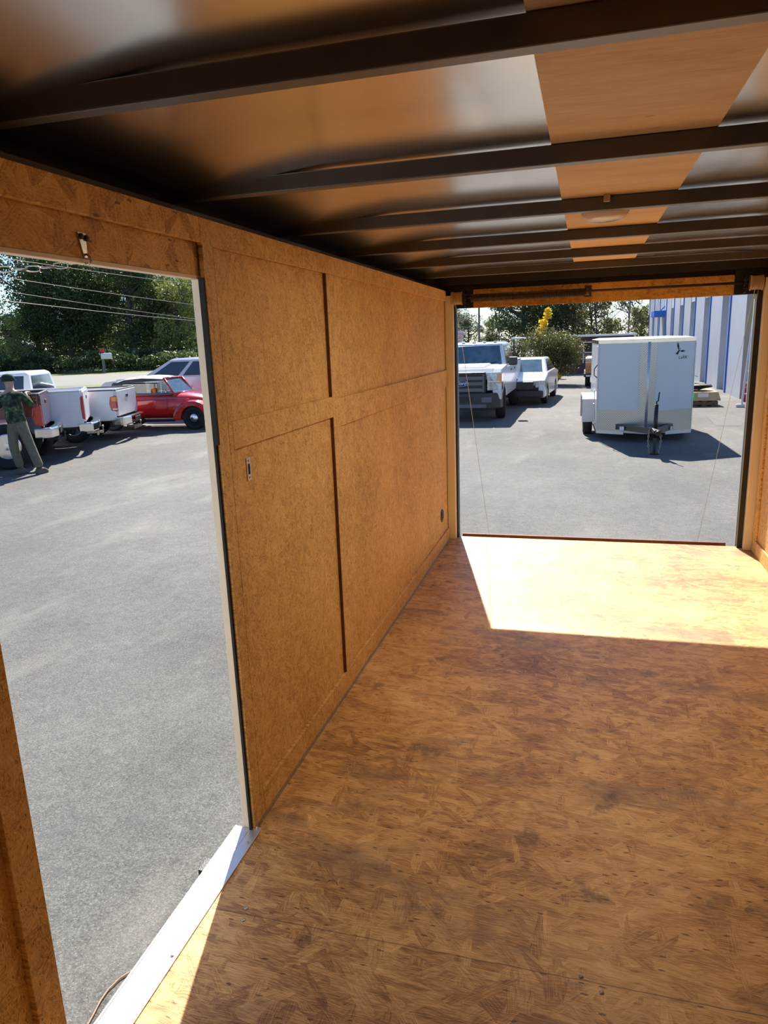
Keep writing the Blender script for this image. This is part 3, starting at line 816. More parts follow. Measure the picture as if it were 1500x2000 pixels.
    for s in (1, -1):
        if g_('nomirror'): q = MB().box(cx1-.32, cx1-.26, *sorted((s*(w-.01), s*(w+.05))), p['belt']+.02, p['belt']+.08)
        else: q = MB().box(cx1-.35, cx1-.2, *sorted((s*(w+.02), s*(w+.25))), p['belt']+.02, p['belt']+.24)
        q.build('wing_mirror', M['plastic_dark'], root, bevel=.03)
        hx = [bx1+.35] if not g_('crew') else [bx1+.35, bx1+1.35]
        for h_ in hx:
            MB().box(h_, h_+.17, *sorted((s*(w-.005), s*(w+.02))), p['belt']-.15, p['belt']-.10).build('door_handle', M['plastic_dark'], cb, bevel=.008)
    st_ = g_('style', 'alloy')
    for x in (xr, xf):
        for s in (1, -1):
            wheel(root, x, s*(w-.12), r, .26, r*.56, s, style=st_, turn=p.get('turn', 0) if x == xf else 0)
    if g_('mould'):
        q = MB()
        for s in (1, -1): q.box(bx0+.03, L-.4, *sorted((s*(w), s*(w+.008))), rail-.11, rail-.09)
        q.build('chrome_strip', M['chrome'], root)
    if g_('lower'):
        q = MB()
        for s in (1, -1):
            poly = arch_poly(bx0+.03, bx1, zb-.01, [(bx1, zb+.32), (bx0+.03, zb+.32)], [(xr, ar, r)])
            q.prism(poly, s*(w-.01), s*(w+.006))
        q.build('lower_panel', M['greypaint'], root, bevel=.004)
    if g_('toplight'):
        MB().box(ta+.02, ta+.06, -.15, .15, roof-.03, roof+.012).build('brake_light', M['lamp_red'], gb, bevel=.006)
    return root, cb

def place_rear(cx, cy, phi, w):
    """origin for a truck facing away to the left whose near rear corner is at (cx, cy)"""
    rz = PI + phi
    d_ = Vector((0, w/2, 0)); d_.rotate(Matrix.Rotation(rz, 3, 'Z'))
    return Vector((cx, cy, G)) - d_, rz

base = dict(w=1.82, L=5.6, body=M['white'], rail=1.30, zb=.58, r=.39, xr=1.22, xf=4.75, bed=2.15, cab=4.05, hood=1.22, belt=1.22, roof=1.86,
            lampz=(.78, 1.18), bump=.50, lw=.13)
l, rz = place_rear(-8.92, 11.45, .60, 1.65)
pickup('pickup_truck', 'dark maroon pickup truck with a black bed rail, grey lower panel and bright alloy wheel', l, rz,
       {**base, 'body': M['maroon'], 'rail': 1.38, 'zb': .66, 'r': .44, 'mould': 1, 'lower': 1, 'belt': 1.3, 'hood': 1.3, 'bump': .55, 'xr': .80, 'w': 1.65, 'roof': 1.95, 'bed': 2.75, 'L': 6.2, 'cab': 4.7, 'xf': 5.3}, 'pickups parked in a row')
l, rz = place_rear(-9.27, 13.12, .60, 1.80)
tr_b, _ = pickup('pickup_truck', 'white pickup truck parked between the maroon pickup and the other white pickup', l, rz,
       {**base, 'w': 1.80, 'rail': 1.33, 'lampz': (.72, 1.24), 'lw': .035, 'lx': .35, 'bump': .46, 'toplight': 1, 'crew': 0, 'bed': 2.0, 'cab': 4.05, 'hz': 1, 'capm': M['white'], 'roof': 1.90}, 'pickups parked in a row')
l, rz = place_rear(-9.76, 14.90, .33, 1.74)
pickup('pickup_truck', 'white pickup truck with amber and red tail lamps, nearest the red convertible', l, rz,
       {**base, 'w': 1.74, 'rail': 1.22, 'zb': .50, 'lampz': (.72, 1.10), 'bump': .38, 'amber': 1, 'bed': 2.05, 'cab': 3.9, 'roof': 1.74, 'belt': 1.16, 'hood': 1.14, 'hz': 1}, 'pickups parked in a row')
# white pickup behind the convertible, facing the other way round
pickup('pickup_truck', 'pale silver-white pickup cab parked behind the red convertible', Vector((-8.15, 21.3, G)), PI + .06,
       {**base, 'body': M['silver'], 'w': 1.9, 'rail': 1.2, 'crew': 1, 'bed': 1.9, 'cab': 4.6, 'L': 6.1, 'xf': 5.2, 'roof': 1.84, 'belt': 1.27, 'hood': 1.2, 'glass': M['dark_glass'], 'ws': .95, 'nomirror': 1}, 'pickups parked in a row')

# big white pickup facing the viewer through the rear opening
FW = 2.02
ford, fcb = pickup('pickup_truck', 'large white pickup truck facing the camera with a dark bar grille and clear headlamps', Vector((-2.10-.05, 24.5, G)), -PI/2 - .0,
       {**base, 'w': FW, 'L': 6.0, 'rail': 1.4, 'zb': .56, 'r': .42, 'xf': 5.05, 'xr': 1.4, 'bed': 2.0, 'cab': 4.55, 'crew': 1, 'hood': 1.36, 'belt': 1.34, 'roof': 1.99, 'screen': M['blue_glass'], 'glass': M['blue_glass'], 'turn': .14, 'lampz': (.9, 1.3), 'bump': .5, 'ws': .62})
# front of that truck, built on its nose at local x = 6
fx = 5.93
gr = MB().box(fx-.05, fx+.06, -.62, .62, .72, 1.27).build('grille', M['plastic_dark'], ford, bevel=.04)
q = MB()
for z in (.82, .98, 1.12): q.box(fx+.06, fx+.085, -.56, .56, z-.05, z+.04)
for y in (-.56, .56): q.box(fx+.06, fx+.09, y-.02, y+.02, .75, 1.22)
q.build('grille_bars', M['plastic_grey'], gr, bevel=.01)
q = MB()
for z in (.90, 1.05, 1.19): q.box(fx+.058, fx+.066, -.52, .52, z-.02, z+.02)
q.build('grille_gaps', M['black'], gr)
bd = MB()
bd.lathe([(0, .02), (.15, .018), (.17, .008), (.172, 0)], 32, Matrix.Translation((fx+.085, 0, .99)) @ Matrix.Rotation(PI/2, 4, 'Y') @ Matrix.Diagonal((.42, 1, 1, 1)))
bd = bd.build('badge', M['badge_blue'], gr, smooth=True)
MB().tube([(fx+.095, .175*math.cos(t*PI/16), .99+.074*math.sin(t*PI/16)) for t in range(32)], .007, 5, closed=True).build('badge_rim', M['chrome'], bd)
MT = Matrix.Translation((fx+.108, 0, .99)) @ Matrix(((0,0,1,0),(1,0,0,0),(0,1,0,0),(0,0,0,1)))
text_obj('badge_text', 'Ford', .125, M['chrome'], bd, MT, .003, .35)
for s in (1, -1):
    hl = MB().hexa([(fx+.02, s*1.015, .80), (fx+.07, s*.66, .80), (fx-.2, s*.62, .80), (fx-.35, s*1.015, .80)], [(fx-.02, s*1.02, 1.25), (fx+.05, s*.66, 1.25), (fx-.2, s*.62, 1.25), (fx-.4, s*1.02, 1.25)]).build('headlamp', M['lamp_clear'], ford, bevel=.02)
    MB().hexa([(fx+.03, s*1.022, .98), (fx+.055, s*.90, .98), (fx-.2, s*.88, .98), (fx-.3, s*1.022, .98)], [(fx+.01, s*1.027, 1.22), (fx+.045, s*.91, 1.22), (fx-.2, s*.88, 1.22), (fx-.3, s*1.027, 1.22)]).build('turn_lens', M['lamp_amber'], hl, bevel=.01)
    MB().box(fx+.0, fx+.068, *sorted((s*.67, s*.98)), 1.01, 1.035).build('lamp_bar', M['chrome'], hl)
fb = MB().prism([(fx-.3, -1.03), (fx-.02, -.98), (fx+.16, -.7), (fx+.18, 0), (fx+.16, .7), (fx-.02, .98), (fx-.3, 1.03)], .34, .74, 'z').build('front_bumper', M['plastic_dark'], ford, bevel=.03)
for s in (1, -1):
    MB().box(fx+.1, fx+.165, *sorted((s*.52, s*.78)), .5, .64).build('fog_lamp_vent', M['plastic_grey'], fb, bevel=.01)
MB().box(fx+.14, fx+.2, -.95+.3, .95-.3, .36, .46).build('lower_lip', M['plastic_grey'], fb, bevel=.02)
MB().box(fx+.17, fx+.19, -.3, .3, .52, .66).build('bumper_opening', M['black'], fb)
for s in (-.35, .45):
    MB().tube([(4.50, s, 1.41), (4.44, s+.22, 1.45), (4.34, s+.42, 1.50)], .012, 5).build('wiper', M['black'], ford)
q = MB()
for y in (-.6, -.3, 0, .3, .6): q.box(3.75, 3.83, y-.05, y+.05, 1.985, 2.02)
q.build('roof_marker_lights', M['lamp_clear'], ford, bevel=.01)

# smaller white car further back, behind the large pickup
def sedan(loc, rz):
    r_ = empty('car', loc, rz, 'white car partly hidden behind the large white pickup', 'car')
    w = .9
    q = MB()
    poly = arch_poly(.05, 4.45, .24, [(4.5, .5), (4.42, .78), (3.5, .98), (1.0, 1.0), (.1, .92)], [(.85, .38, .32), (3.6, .38, .32)])
    for s in (1, -1): q.prism(poly, s*(w-.2), s*w)
    q.prism([(.05, .24), (3.2, .24), (3.2, .6), (4.4, .6), (4.42, .76), (3.5, .96), (1.0, .98), (.1, .9)], -w+.18, w-.18)
    b = q.build('car_body', M['white'], r_, bevel=.04)
    b0 = [(.6,-w+.05,.95), (3.4,-w+.05,.95), (3.4,w-.05,.95), (.6,w-.05,.95)]; t0 = [(1.3,-w+.22,1.4), (2.5,-w+.22,1.4), (2.5,w-.22,1.4), (1.3,w-.22,1.4)]
    g = MB().loft([b0, t0]).build('car_roof', M['white'], r_, bevel=.05)
    for nm, f in (('windscreen', [b0[1], b0[2], t0[2], t0[1]]), ('rear_window', [b0[3], b0[0], t0[0], t0[3]]), ('side_window', [b0[2], b0[3], t0[3], t0[2]]), ('side_window', [b0[0], b0[1], t0[1], t0[0]])):
        bb, tt = quadpatch(f, .08, .92, .08, .9, .008); MB().hexa(bb, tt).build(nm, M['blue_glass'], g, bevel=.01)
    for s in (1, -1):
        MB().box(4.2, 4.46, *sorted((s*.6, s*.91)), .55, .76).build('headlamp', M['lamp_clear'], r_, bevel=.02)
        for x in (.85, 3.6): wheel(r_, x, s*(w-.1), .32, .2, .19, s, style='plain')
    MB().box(4.4, 4.52, -.55, .55, .5, .74).build('grille', M['plastic_dark'], r_, bevel=.02)
    MB().box(4.35, 4.56, -.85, .85, .26, .46).build('front_bumper', M['plastic_dark'], r_, bevel=.03)
    return r_
sedan(Vector((-.95, 27.3, G)), -PI/2 - .05)

# ---- red convertible with a soft top
def beetle(loc, rz):
    r_ = empty('convertible_car', loc, rz, 'old rounded red convertible car with its black soft top raised', 'car')
    # sections along x (rear 0 to front 4.05): half width, bottom z, belt z
    secs = [(.05,.30,.45,.62),(.18,.50,.36,.78),(.5,.64,.30,.92),(.9,.72,.28,.99),(1.4,.75,.27,1.0),(2.0,.76,.27,.99),(2.5,.75,.27,.98),(2.75,.70,.28,.98),
            (3.0,.62,.30,.95),(3.3,.50,.32,.89),(3.6,.37,.35,.79),(3.82,.26,.38,.66),(3.9,.15,.42,.55)]
    rings = []
    for x, hw, z0, z1 in secs:
        R_ = []
        for k in range(20):
            a = 2*PI*k/20; c_, s_ = math.cos(a), math.sin(a)
            e = .62
            yy = hw*math.copysign(abs(c_)**e, c_); zz = (z0+z1)/2 + (z1-z0)/2*math.copysign(abs(s_)**e, s_)
            R_.append((x, yy, zz))
        rings.append(R_)
    b = MB().loft(rings).build('car_body', M['red'], r_, smooth=True)
    def fender(x, r, hx, y0, y1, s):
        q = MB(); n = 16
        R_ = []
        for yy, sc in ((y0, 1.0), (y0+(y1-y0)*.6, 1.0), (y1-.05, .94), (y1, .82)):
            ring = []
            for i in range(n+1):
                a = PI*1.06*i/n - .09
                ring.append((x - hx*math.cos(a)*sc*(1.0 if math.cos(a) < 0 else 1.25), s*yy, .30 + r*math.sin(a)*sc))
            for i in range(n, -1, -1):
                a = PI*1.06*i/n - .09
                ring.append((x - .345*math.cos(a), s*yy, .30 + .345*math.sin(a)))
            R_.append(ring)
        return q.loft(R_).build('wing', M['red'], r_, bevel=0, smooth=False)
    for s in (1, -1):
        fender(.85, .50, .52, .45, .78, s)
        f = fender(3.22, .49, .50, .42, .78, s)
        f.name = 'wing'
        for x in (.85, 3.22): wheel(r_, x, s*.66, .315, .15, .20, s, style='moon')
        MB().box(1.35, 2.68, *sorted((s*.66, s*.79)), .24, .29).build('running_board', M['black'], r_, bevel=.01)
        MB().tube([(1.0, s*.745, .83), (1.8, s*.775, .845), (2.6, s*.76, .85), (3.1, s*.60, .83)], .008, 5).build('chrome_strip', M['chrome'], r_)
        MB().tube([(2.52, s*.768, .32), (2.52, s*.772, .9)], .005, 4).tube([(1.35, s*.765, .32), (1.35, s*.77, .9)], .005, 4).build('door_gap', M['black'], r_)
        # lamp
        MB().lathe([(0, .05), (.07, .035), (.09, 0), (.09, -.2)], 16, Matrix.Translation((3.62, s*.58, .62)) @ Matrix.Rotation(PI/2-.3, 4, 'Y')).build('headlamp', M['lamp_clear'], r_, smooth=True)
    for x, s in ((4.0, 1), (-.03, -1)):
        q = MB().tube([(x-s*.2, -.75, .42), (x-s*.04, -.6, .42), (x, 0, .42), (x-s*.04, .6, .42), (x-s*.2, .75, .42)], .045, 8)
        q.build('bumper', M['chrome'], r_, smooth=True)
    # windscreen frame and glass
    wf = MB()
    for s in (1, -1): wf.tube([(2.66, s*.60, .97), (2.40, s*.53, 1.36)], .028, 8)
    wf.tube([(2.38, -.53, 1.36), (2.37, 0, 1.375), (2.38, .53, 1.36)], .03, 8).tube([(2.70, -.60, .97), (2.76, 0, .98), (2.70, .60, .97)], .02, 8)
    wf = wf.build('windscreen_frame', M['red'], r_, smooth=True)
    MB().hexa([(2.70,-.59,.97), (2.70,.59,.97), (2.69,.59,.97), (2.69,-.59,.97)], [(2.38,-.52,1.35), (2.38,.52,1.35), (2.37,.52,1.35), (2.37,-.52,1.35)]).build('windscreen', M['clear_glass'], wf)
    # soft top: lofted hood
    secs = [(.62,.56,.90,1.00),(.75,.58,.93,1.18),(.98,.60,1.15,1.32),(1.3,.61,1.27,1.41),(1.8,.60,1.31,1.44),(2.15,.57,1.32,1.42),(2.40,.54,1.33,1.375)]
    def toprings(zadd, hws, lowfn):
        rr = []
        for x, hw, z0, z1 in secs:
            R_ = [(x, -hw*hws, lowfn(z0)), (x, -hw*hws*.98, (z0+z1)/2+zadd), (x, -hw*hws*.85, z1-.035+zadd), (x, -hw*hws*.5, z1-.008+zadd), (x, 0, z1+zadd), (x, hw*hws*.5, z1-.008+zadd), (x, hw*hws*.85, z1-.035+zadd), (x, hw*hws*.98, (z0+z1)/2+zadd), (x, hw*hws, lowfn(z0))]
            rr.append(R_)
        return rr
    top = MB().loft(toprings(0, 1.08, lambda z: z)).build('soft_top', M['softtop'], r_, smooth=False)
    pr_ = []
    for x, hw, z0, z1 in secs[2:]:
        pr_.append([(x, -hw*1.06, z1-.05), (x, -hw*.92, z1-.022), (x, -hw*.54, z1+.004), (x, 0, z1+.012), (x, hw*.54, z1+.004), (x, hw*.92, z1-.022), (x, hw*1.06, z1-.05)])
    MB().add([p for R_ in pr_ for p in R_], [(i*7+k, i*7+k+1, i*7+k+8, i*7+k+7) for i in range(len(pr_)-1) for k in range(6)]).build('roof_panel', M['softtop_pale'], top, smooth=True)
    for s in (1, -1):
        MB().prism([(.68, .95), (1.2, .99), (1.2, 1.30), (.95, 1.30)], s*.60, s*.635).build('side_panel', M['softtop'], top)
        MB().prism([(1.24, 1.0), (2.30, 1.0), (2.30, 1.30), (1.24, 1.30)], s*.617, s*.621).build('side_window', M['clear_glass'], r_)
        MB().prism([(2.33, 1.0), (2.62, 1.0), (2.36, 1.31)], s*.60, s*.604).build('quarter_light', M['clear_glass'], r_)
        MB().tube([(1.23, s*.62, .99), (1.22, s*.61, 1.31)], .014, 6).tube([(2.32, s*.615, .99), (2.32, s*.60, 1.31)], .012, 6).tube([(1.2, s*.64, .985), (2.66, s*.63, .985)], .012, 6).build('window_frame', M['chrome'], r_)
        MB().box(1.55, 1.68, *sorted((s*.18, s*.5)), .75, 1.22).build('seat', M['softtop'], r_, bevel=.04)
        MB().tube([(2.55, s*.70, .99), (2.55, s*.80, 1.03)], .01, 5).lathe([(0,.0), (.06,.0), (.06,.015), (0,.02)], 12, Matrix.Translation((2.55, s*.82, 1.05)) @ Matrix.Rotation(PI/2, 4, 'Y')).build('door_mirror', M['chrome'], r_)
    MB().box(1.0, 2.6, -.6, .6, .93, .985).build('cabin_deck', M['plastic_grey'], r_, bevel=.01)
    return r_
bz = .10
fo = Vector((3.22, -.74, 0)); fo.rotate(Matrix.Rotation(bz, 3, 'Z'))
beetle(Vector((-9.15, 17.05, G)) - fo, bz)

# ---------------------------------------------------------------- white cargo trailer with V nose
ct = empty('cargo_trailer', (2.084, 14.725, G), .036, 'white enclosed cargo trailer with pointed nose and diamond plate trim', 'trailer')
HW, VN, LB, Z0, Z1 = .9, .477, 3.05, .17, 1.99
out = [(0, 0), (HW, VN), (HW, VN+LB), (-HW, VN+LB), (-HW, VN)]
MB().prism(out, Z0, Z1-.07, 'z').build('body', M['trailer_white'], ct, bevel=.008)
def off(o, sc): return [(x*(1+o/HW), (y-1.8)*(1+o/1.8)+1.8) for x, y in out]
MB().prism(off(.008, 0), Z1-.08, Z1-.008, 'z').build('roof_trim', M['chrome'], ct, bevel=.006)
rf = MB(); o2 = off(.012, 0)
rf.add([(x, y, Z1-.008) for x, y in o2] + [(x*.82, (y-1.8)*.9+1.8, Z1+.022) for x, y in o2],
       [(5,6,7,8,9)] + [(i, (i+1)%5, 5+(i+1)%5, 5+i) for i in range(5)] + [(4,3,2,1,0)])
rf.build('roof', M['white'], ct)
for s in (1, -1):
    P0 = Vector((0, 0, 0)); P1 = Vector((s*HW, VN, 0)); dv = (P1-P0).normalized()
    nrm = Vector((s*VN, -HW, 0)).normalized()
    def fp(u, v, o): q_ = P0 + dv*u + nrm*o; return (q_.x, q_.y, v)
    Lp = (P1-P0).length
    q = MB()
    q.hexa([fp(.0,Z0+.03,.001), fp(Lp,Z0+.03,.001), fp(Lp,Z0+.03,.006), fp(.0,Z0+.03,.006)], [fp(.0,.62,.001), fp(Lp,.62,.001), fp(Lp,.62,.006), fp(.0,.62,.006)])
    q.hexa([fp(.0,.62,.001), fp(.165,.62,.001), fp(.165,.62,.006), fp(.0,.62,.006)], [fp(.0,Z1-.085,.001), fp(.165,Z1-.085,.001), fp(.165,Z1-.085,.006), fp(.0,Z1-.085,.006)])
    q.build('diamond_plate', M['diamond'], ct)
    q = MB()
    q.hexa([fp(.46,Z0-.03,.001), fp(Lp,Z0-.03,.001), fp(Lp,Z0-.03,.012), fp(.46,Z0-.03,.012)], [fp(.46,Z0+.03,.001), fp(Lp,Z0+.03,.001), fp(Lp,Z0+.03,.012), fp(.46,Z0+.03,.012)])
    q.hexa([fp(.44,Z0-.03,.001), fp(.46,Z0-.03,.001), fp(.46,Z0-.03,.012), fp(.44,Z0-.03,.012)], [fp(.44,Z0+.12,.001), fp(.46,Z0+.12,.001), fp(.46,Z0+.12,.012), fp(.44,Z0+.12,.012)])
    q.hexa([fp(.0,Z0+.10,.001), fp(.46,Z0+.10,.001), fp(.46,Z0+.10,.012), fp(.0,Z0+.10,.012)], [fp(.0,Z0+.12,.001), fp(.46,Z0+.12,.001), fp(.46,Z0+.12,.012), fp(.0,Z0+.12,.012)])
    q.build('bottom_trim', M['alu'], ct)
    MB().hexa([fp(Lp-.012,Z0,.001), fp(Lp+.006,Z0,.001), fp(Lp+.006,Z0,.010), fp(Lp-.012,Z0,.010)], [fp(Lp-.012,Z1-.08,.001), fp(Lp+.006,Z1-.08,.001), fp(Lp+.006,Z1-.08,.010), fp(Lp-.012,Z1-.08,.010)]).build('corner_trim', M['alu'], ct)
    if s == 1:
        # bird emblem and lettering
        def em(nm, pl, mat=M['print_black']):
            n_ = len(pl)
            return MB().add([fp(u, v, .002) for u, v in pl] + [fp(u, v, .004) for u, v in pl],
                [tuple(range(n_)), tuple(range(2*n_-1, n_-1, -1))] + [(i, (i+1)%n_, n_+(i+1)%n_, n_+i) for i in range(n_)]).build(nm, mat, ct)
        def wing(ax, ay, dx, dy, wd, nf):
            # feather outlines fanning from one root
            for k_ in range(nf):
                t = k_/(nf-1)
                ex, ey = ax + dx*(1-.12*t) + dy*.16*t, ay + dy*(1-.12*t) - dx*.16*t
                px_, py_ = -(ey-ay), (ex-ax); ln = math.hypot(px_, py_); px_, py_ = px_/ln*wd, py_/ln*wd
                mx, my = ax + (ex-ax)*.55, ay + (ey-ay)*.55
                em('emblem', [(ax, ay), (mx+px_, my+py_), (ex, ey), (mx+px_*.35, my+py_*.35)])
                em('emblem', [(ax, ay), (mx-px_*.2, my-py_*.2), (ex, ey), (mx-px_*.7, my-py_*.7)])
        wing(.645, 1.735, -.045, .165, .016, 3)
        wing(.655, 1.735, .145, .005, .014, 3)
        em('emblem', [(.66,1.755), (.675,1.765), (.668,1.742), (.648,1.71), (.625,1.665), (.60,1.675), (.572,1.692), (.60,1.705), (.63,1.74)])
        em('emblem', [(.655,1.775), (.668,1.79), (.68,1.782), (.672,1.765)])
        R4 = Matrix(((dv.x, 0, nrm.x, 0), (dv.y, 0, nrm.y, 0), (0, 1, 0, 0), (0, 0, 0, 1)))
        tm = Matrix.Translation(Vector(fp(.745, 1.612, .003))) @ R4
        text_obj('lettering', 'LaRK', .082, M['print_black'], ct, tm, .001, .12, 1.12)
# rounded nose cap
MB().tube([(0, .012, Z0+.05), (0, .012, Z1-.06)], .028, 12).build('nose_cap', M['alu'], ct, smooth=True)
# left side: door, bar, fender and wheels
dr_ = MB().box(-HW-.012, -HW-.002, VN+.08, VN+.62, Z0+.1, Z1-.12).build('side_door', M['trailer_white'], ct, bevel=.004)
MB().tube([(-HW-.02, VN+.06, .35), (-HW-.05, VN+.06, .36), (-HW-.05, VN+.06, 1.0), (-HW-.02, VN+.06, 1.01)], .01, 6).build('cam_bar', M['alu'], dr_)
MB().tube([(-HW-.01, VN+.04, 1.25), (-HW-.07, VN+.04, 1.30), (-HW-.07, VN+.04, 1.42), (-HW-.01, VN+.04, 1.52)], .011, 6).build('grab_handle', M['black'], ct, smooth=True)
MB().lathe([(0,.02),(.02,.018),(.025,0)], 10, Matrix.Translation((-HW-.05, VN+.06, .72)) @ Matrix.Rotation(-PI/2, 4, 'Y')).build('latch', M['alu'], dr_)
for s in (1, -1):
    fd = MB()
    x0_, x1_ = sorted((s*(HW+.005), s*(HW+(.27 if s < 0 else .09))))
    fd.prism([(1.04, .30), (1.10, .78), (1.22, .84), (2.1, .84), (2.22, .78), (2.28, .30), (2.22, .30), (2.17, .76), (2.08, .80), (1.24, .80), (1.14, .76), (1.08, .30)], x0_, x1_, 'x')
    fd.box(x0_, x1_, 1.04, 1.06, .30, .79)
    fd.build('mudguard', M['alu'], ct, bevel=.012)
    wh = wheel(ct, 0, 0, .31, .19, .18, 1, style='plain')
    wh.matrix_local = Matrix.Translation((s*(HW+(.14 if s < 0 else -.02)), 1.50, 0)) @ Matrix.Rotation(-PI/2*s, 4, 'Z')
MB().box(-HW-.1, HW+.1, 1.46, 1.54, .27, .33).build('axle', M['black'], ct)
q = MB()
for s in (1, -1): q.hexa([(s*.50,.35,Z0+.06),(s*.56,.35,Z0+.06),(s*.06,-1.42,.36),(s*.0,-1.42,.36)], [(s*.50,.35,Z0+.17),(s*.56,.35,Z0+.17),(s*.06,-1.42,.46),(s*.0,-1.42,.46)])
q.build('a_frame', M['black'], ct, bevel=.004)
for s in (1, -1):
    MB().hexa([(s*.485+s*.003,-.02,.262),(s*.42+s*.003,-.22,.28),(s*.42,-.222,.28),(s*.485,-.022,.262)], [(s*.485+s*.003,-.02,.33),(s*.42+s*.003,-.22,.35),(s*.42,-.222,.35),(s*.485,-.022,.33)]).build('frame_label', M['paper'], ct)
MB().box(-.06, .06, -1.75, -1.38, .40, .47).tube([(0,-1.75,.42),(0,-1.80,.42)], .045, 12).build('coupler', M['black'], ct, bevel=.012)
jk = MB().tube([(0,-1.42,.30),(0,-1.42,.88)], .035, 12).build('tongue_jack', M['black'], ct, smooth=True)
MB().tube([(0,-1.42,.03),(0,-1.42,.31)], .025, 12).box(-.06,.06,-1.48,-1.36,.0,.03).build('jack_foot', M['black'], jk)
MB().tube([(.0,-1.42,.88),(.0,-1.42,.93),(.02,-1.47,.95),(.03,-1.47,1.10)], .012, 8).build('jack_crank', M['black'], jk, smooth=True)
for s in (1, -1):
    cm = MB()
    for i in range(11):
        a = Vector((s*(.085+.02*math.sin(i*.35)), -1.36-.004*i, .44-.042*i)); d2 = Vector((s*.02, 0, -1)).normalized()
        ax = Vector((1,0,0)) if i % 2 else Vector((0,1,0))
        cm.tube([a + d2*.028*math.cos(2*PI*t/10) + ax*.013*math.sin(2*PI*t/10) for t in range(10)], .005, 5, closed=True)
    cm.build('safety_chain', M['zinc'], ct, smooth=True)

# ---------------------------------------------------------------- metal building on the right with its open bays
XB = 5.5; HB = 7.5
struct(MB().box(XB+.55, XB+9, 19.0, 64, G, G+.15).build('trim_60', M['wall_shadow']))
bd = empty('workshop_building', (XB, 24, G), 0, 'pale blue-grey metal workshop building with tall blue vertical stripes', 'building')
def bl(x0, x1, y0, y1, z0, z1): return MB().box(x0-XB, x1-XB, y0-24, y1-24, z0, z1)
y = 24.25
q = MB()
for k in range(9):
    ya = y + 4.15*k; yb = ya + 2.75
    bl(XB, XB+.55, ya, yb, 0, HB).build('pier', M['wall_metal'], bd)
    for a_ in (2.45,): bl(XB-.035, XB, ya+a_, ya+a_+.14, 0, HB).build('downpipe', M['blue'], bd, bevel=.01)
    bl(XB-.012, XB, ya+2.62, ya+2.75, 0, HB).build('corner_strip', M['white'], bd)
    bl(XB+.02, XB+.55, yb, yb+1.4, 3.35, HB).build('header_panel', M['door_white'], bd)
    bl(XB+.40, XB+.48, yb+.35, yb+1.4, 0.0, 3.35).build('bay_door', M['door_white'], bd)
bl(XB+.55, XB+9, 19, 64, HB-.1, HB).build('roof', M['wall_metal'], bd)
bl(XB+8.8, XB+9, 19, 64, 0, HB).build('back_wall', M['wall_metal'], bd)
bl(XB, XB+.55, 19.0, 24.25, 4.6, HB).build('header_panel', M['wall_metal'], bd)
bl(XB, XB+9, 18.8, 19.0, 0, HB).build('end_wall', M['wall_metal'], bd)
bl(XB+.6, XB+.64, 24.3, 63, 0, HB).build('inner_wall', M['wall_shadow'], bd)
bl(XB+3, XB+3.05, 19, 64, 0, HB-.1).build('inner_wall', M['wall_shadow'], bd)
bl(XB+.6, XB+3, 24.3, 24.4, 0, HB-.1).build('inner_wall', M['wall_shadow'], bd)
# blue canopy and its mast at the far end of the building
aw = empty('blue_canopy', at(1318, 611, 44), 0, 'bright blue flat canopy sticking out from the far end of the building', 'canopy')
MB().box(-1.25, .06, -.6, 1.6, -.20, .17).build('canopy_panel', M['blue'], aw, bevel=.02)
MB().box(-.12, .04, -.05, .05, -4.0, 2.6).build('mast', simple('mast_blue', (.02,.05,.25), .5), aw)
MB().tube([(-.85, 0, .15), (.0, 0, 1.0)], .035, 6).build('brace', M['blue'], aw)

# cardboard crate on a pallet with scrap on top
pl = gnd(1352, 787)
pa = empty('pallet', (3.35, 22.0, G), .05, 'dark weathered wooden pallet on the asphalt beside the building', 'pallet')
q = MB()
for i in range(3): q.box(0, 1.2, i*.45, i*.45+.12, .03, .13)
q.build('stringer', M['pallet'], pa)
for z in (.0, .13):
    q = MB()
    for i in range(5): q.box(i*.255, i*.255+.15, -.03, 1.08, z, z+.022)
    q.build('deck_boards', M['pallet'], pa)
bx_ = empty('cardboard_crate', (3.30, 21.95, G+.155), .05, 'flat brown cardboard crate with a green label on the pallet', 'box')
MB().hexa([(0,0,0),(1.32,0,0),(1.32,1.1,0),(0,1.1,0)], [(0,.02,.24),(1.24,.02,.24),(1.24,1.1,.27),(0,1.1,.27)]).build('carton', M['card'], bx_, bevel=.01)
MB().box(.38,.62,-.006,.0,.05,.20).build('label', M['green_label'], bx_)
MB().box(.70,.98,-.006,.0,.10,.21).build('paper_label', M['paper'], bx_)
def crumple(nm, cx, cy, cz, sx, sy, sz, mat, lab, cat, sd):
    vv, ff = [], []; n_, m_ = 14, 9
    for j in range(m_+1):
        for i in range(n_):
            a = 2*PI*i/n_; b_ = PI*j/m_
            k_ = 1 + .35*noise.noise(Vector((math.cos(a)*1.5+sd, math.sin(a)*1.5, b_*1.6)))
            vv.append((sx*k_*math.cos(a)*math.sin(b_), sy*k_*math.sin(a)*math.sin(b_), sz*(1+k_*math.cos(b_))))
    for j in range(m_):
        for i in range(n_): ff.append((j*n_+i, j*n_+(i+1)%n_, (j+1)*n_+(i+1)%n_, (j+1)*n_+i))
    o = MB().add(vv, ff).build(nm, mat); o.location = (cx, cy, cz); return tag(o, lab, cat)
crumple('plastic_sheeting', 3.98, 22.5, G+.43, .42, .28, .09, M['black'], 'crumpled black plastic sheeting on top of the cardboard crate', 'sheeting', 2)
sh = MB().hexa([(0,0,0),(.75,.1,.0),(.8,.5,.0),(.1,.55,.0)], [(0,0,.05),(.72,.1,.03),(.78,.5,.09),(.1,.55,.06)]).build('folded_cardboard', M['card'], bevel=.006)
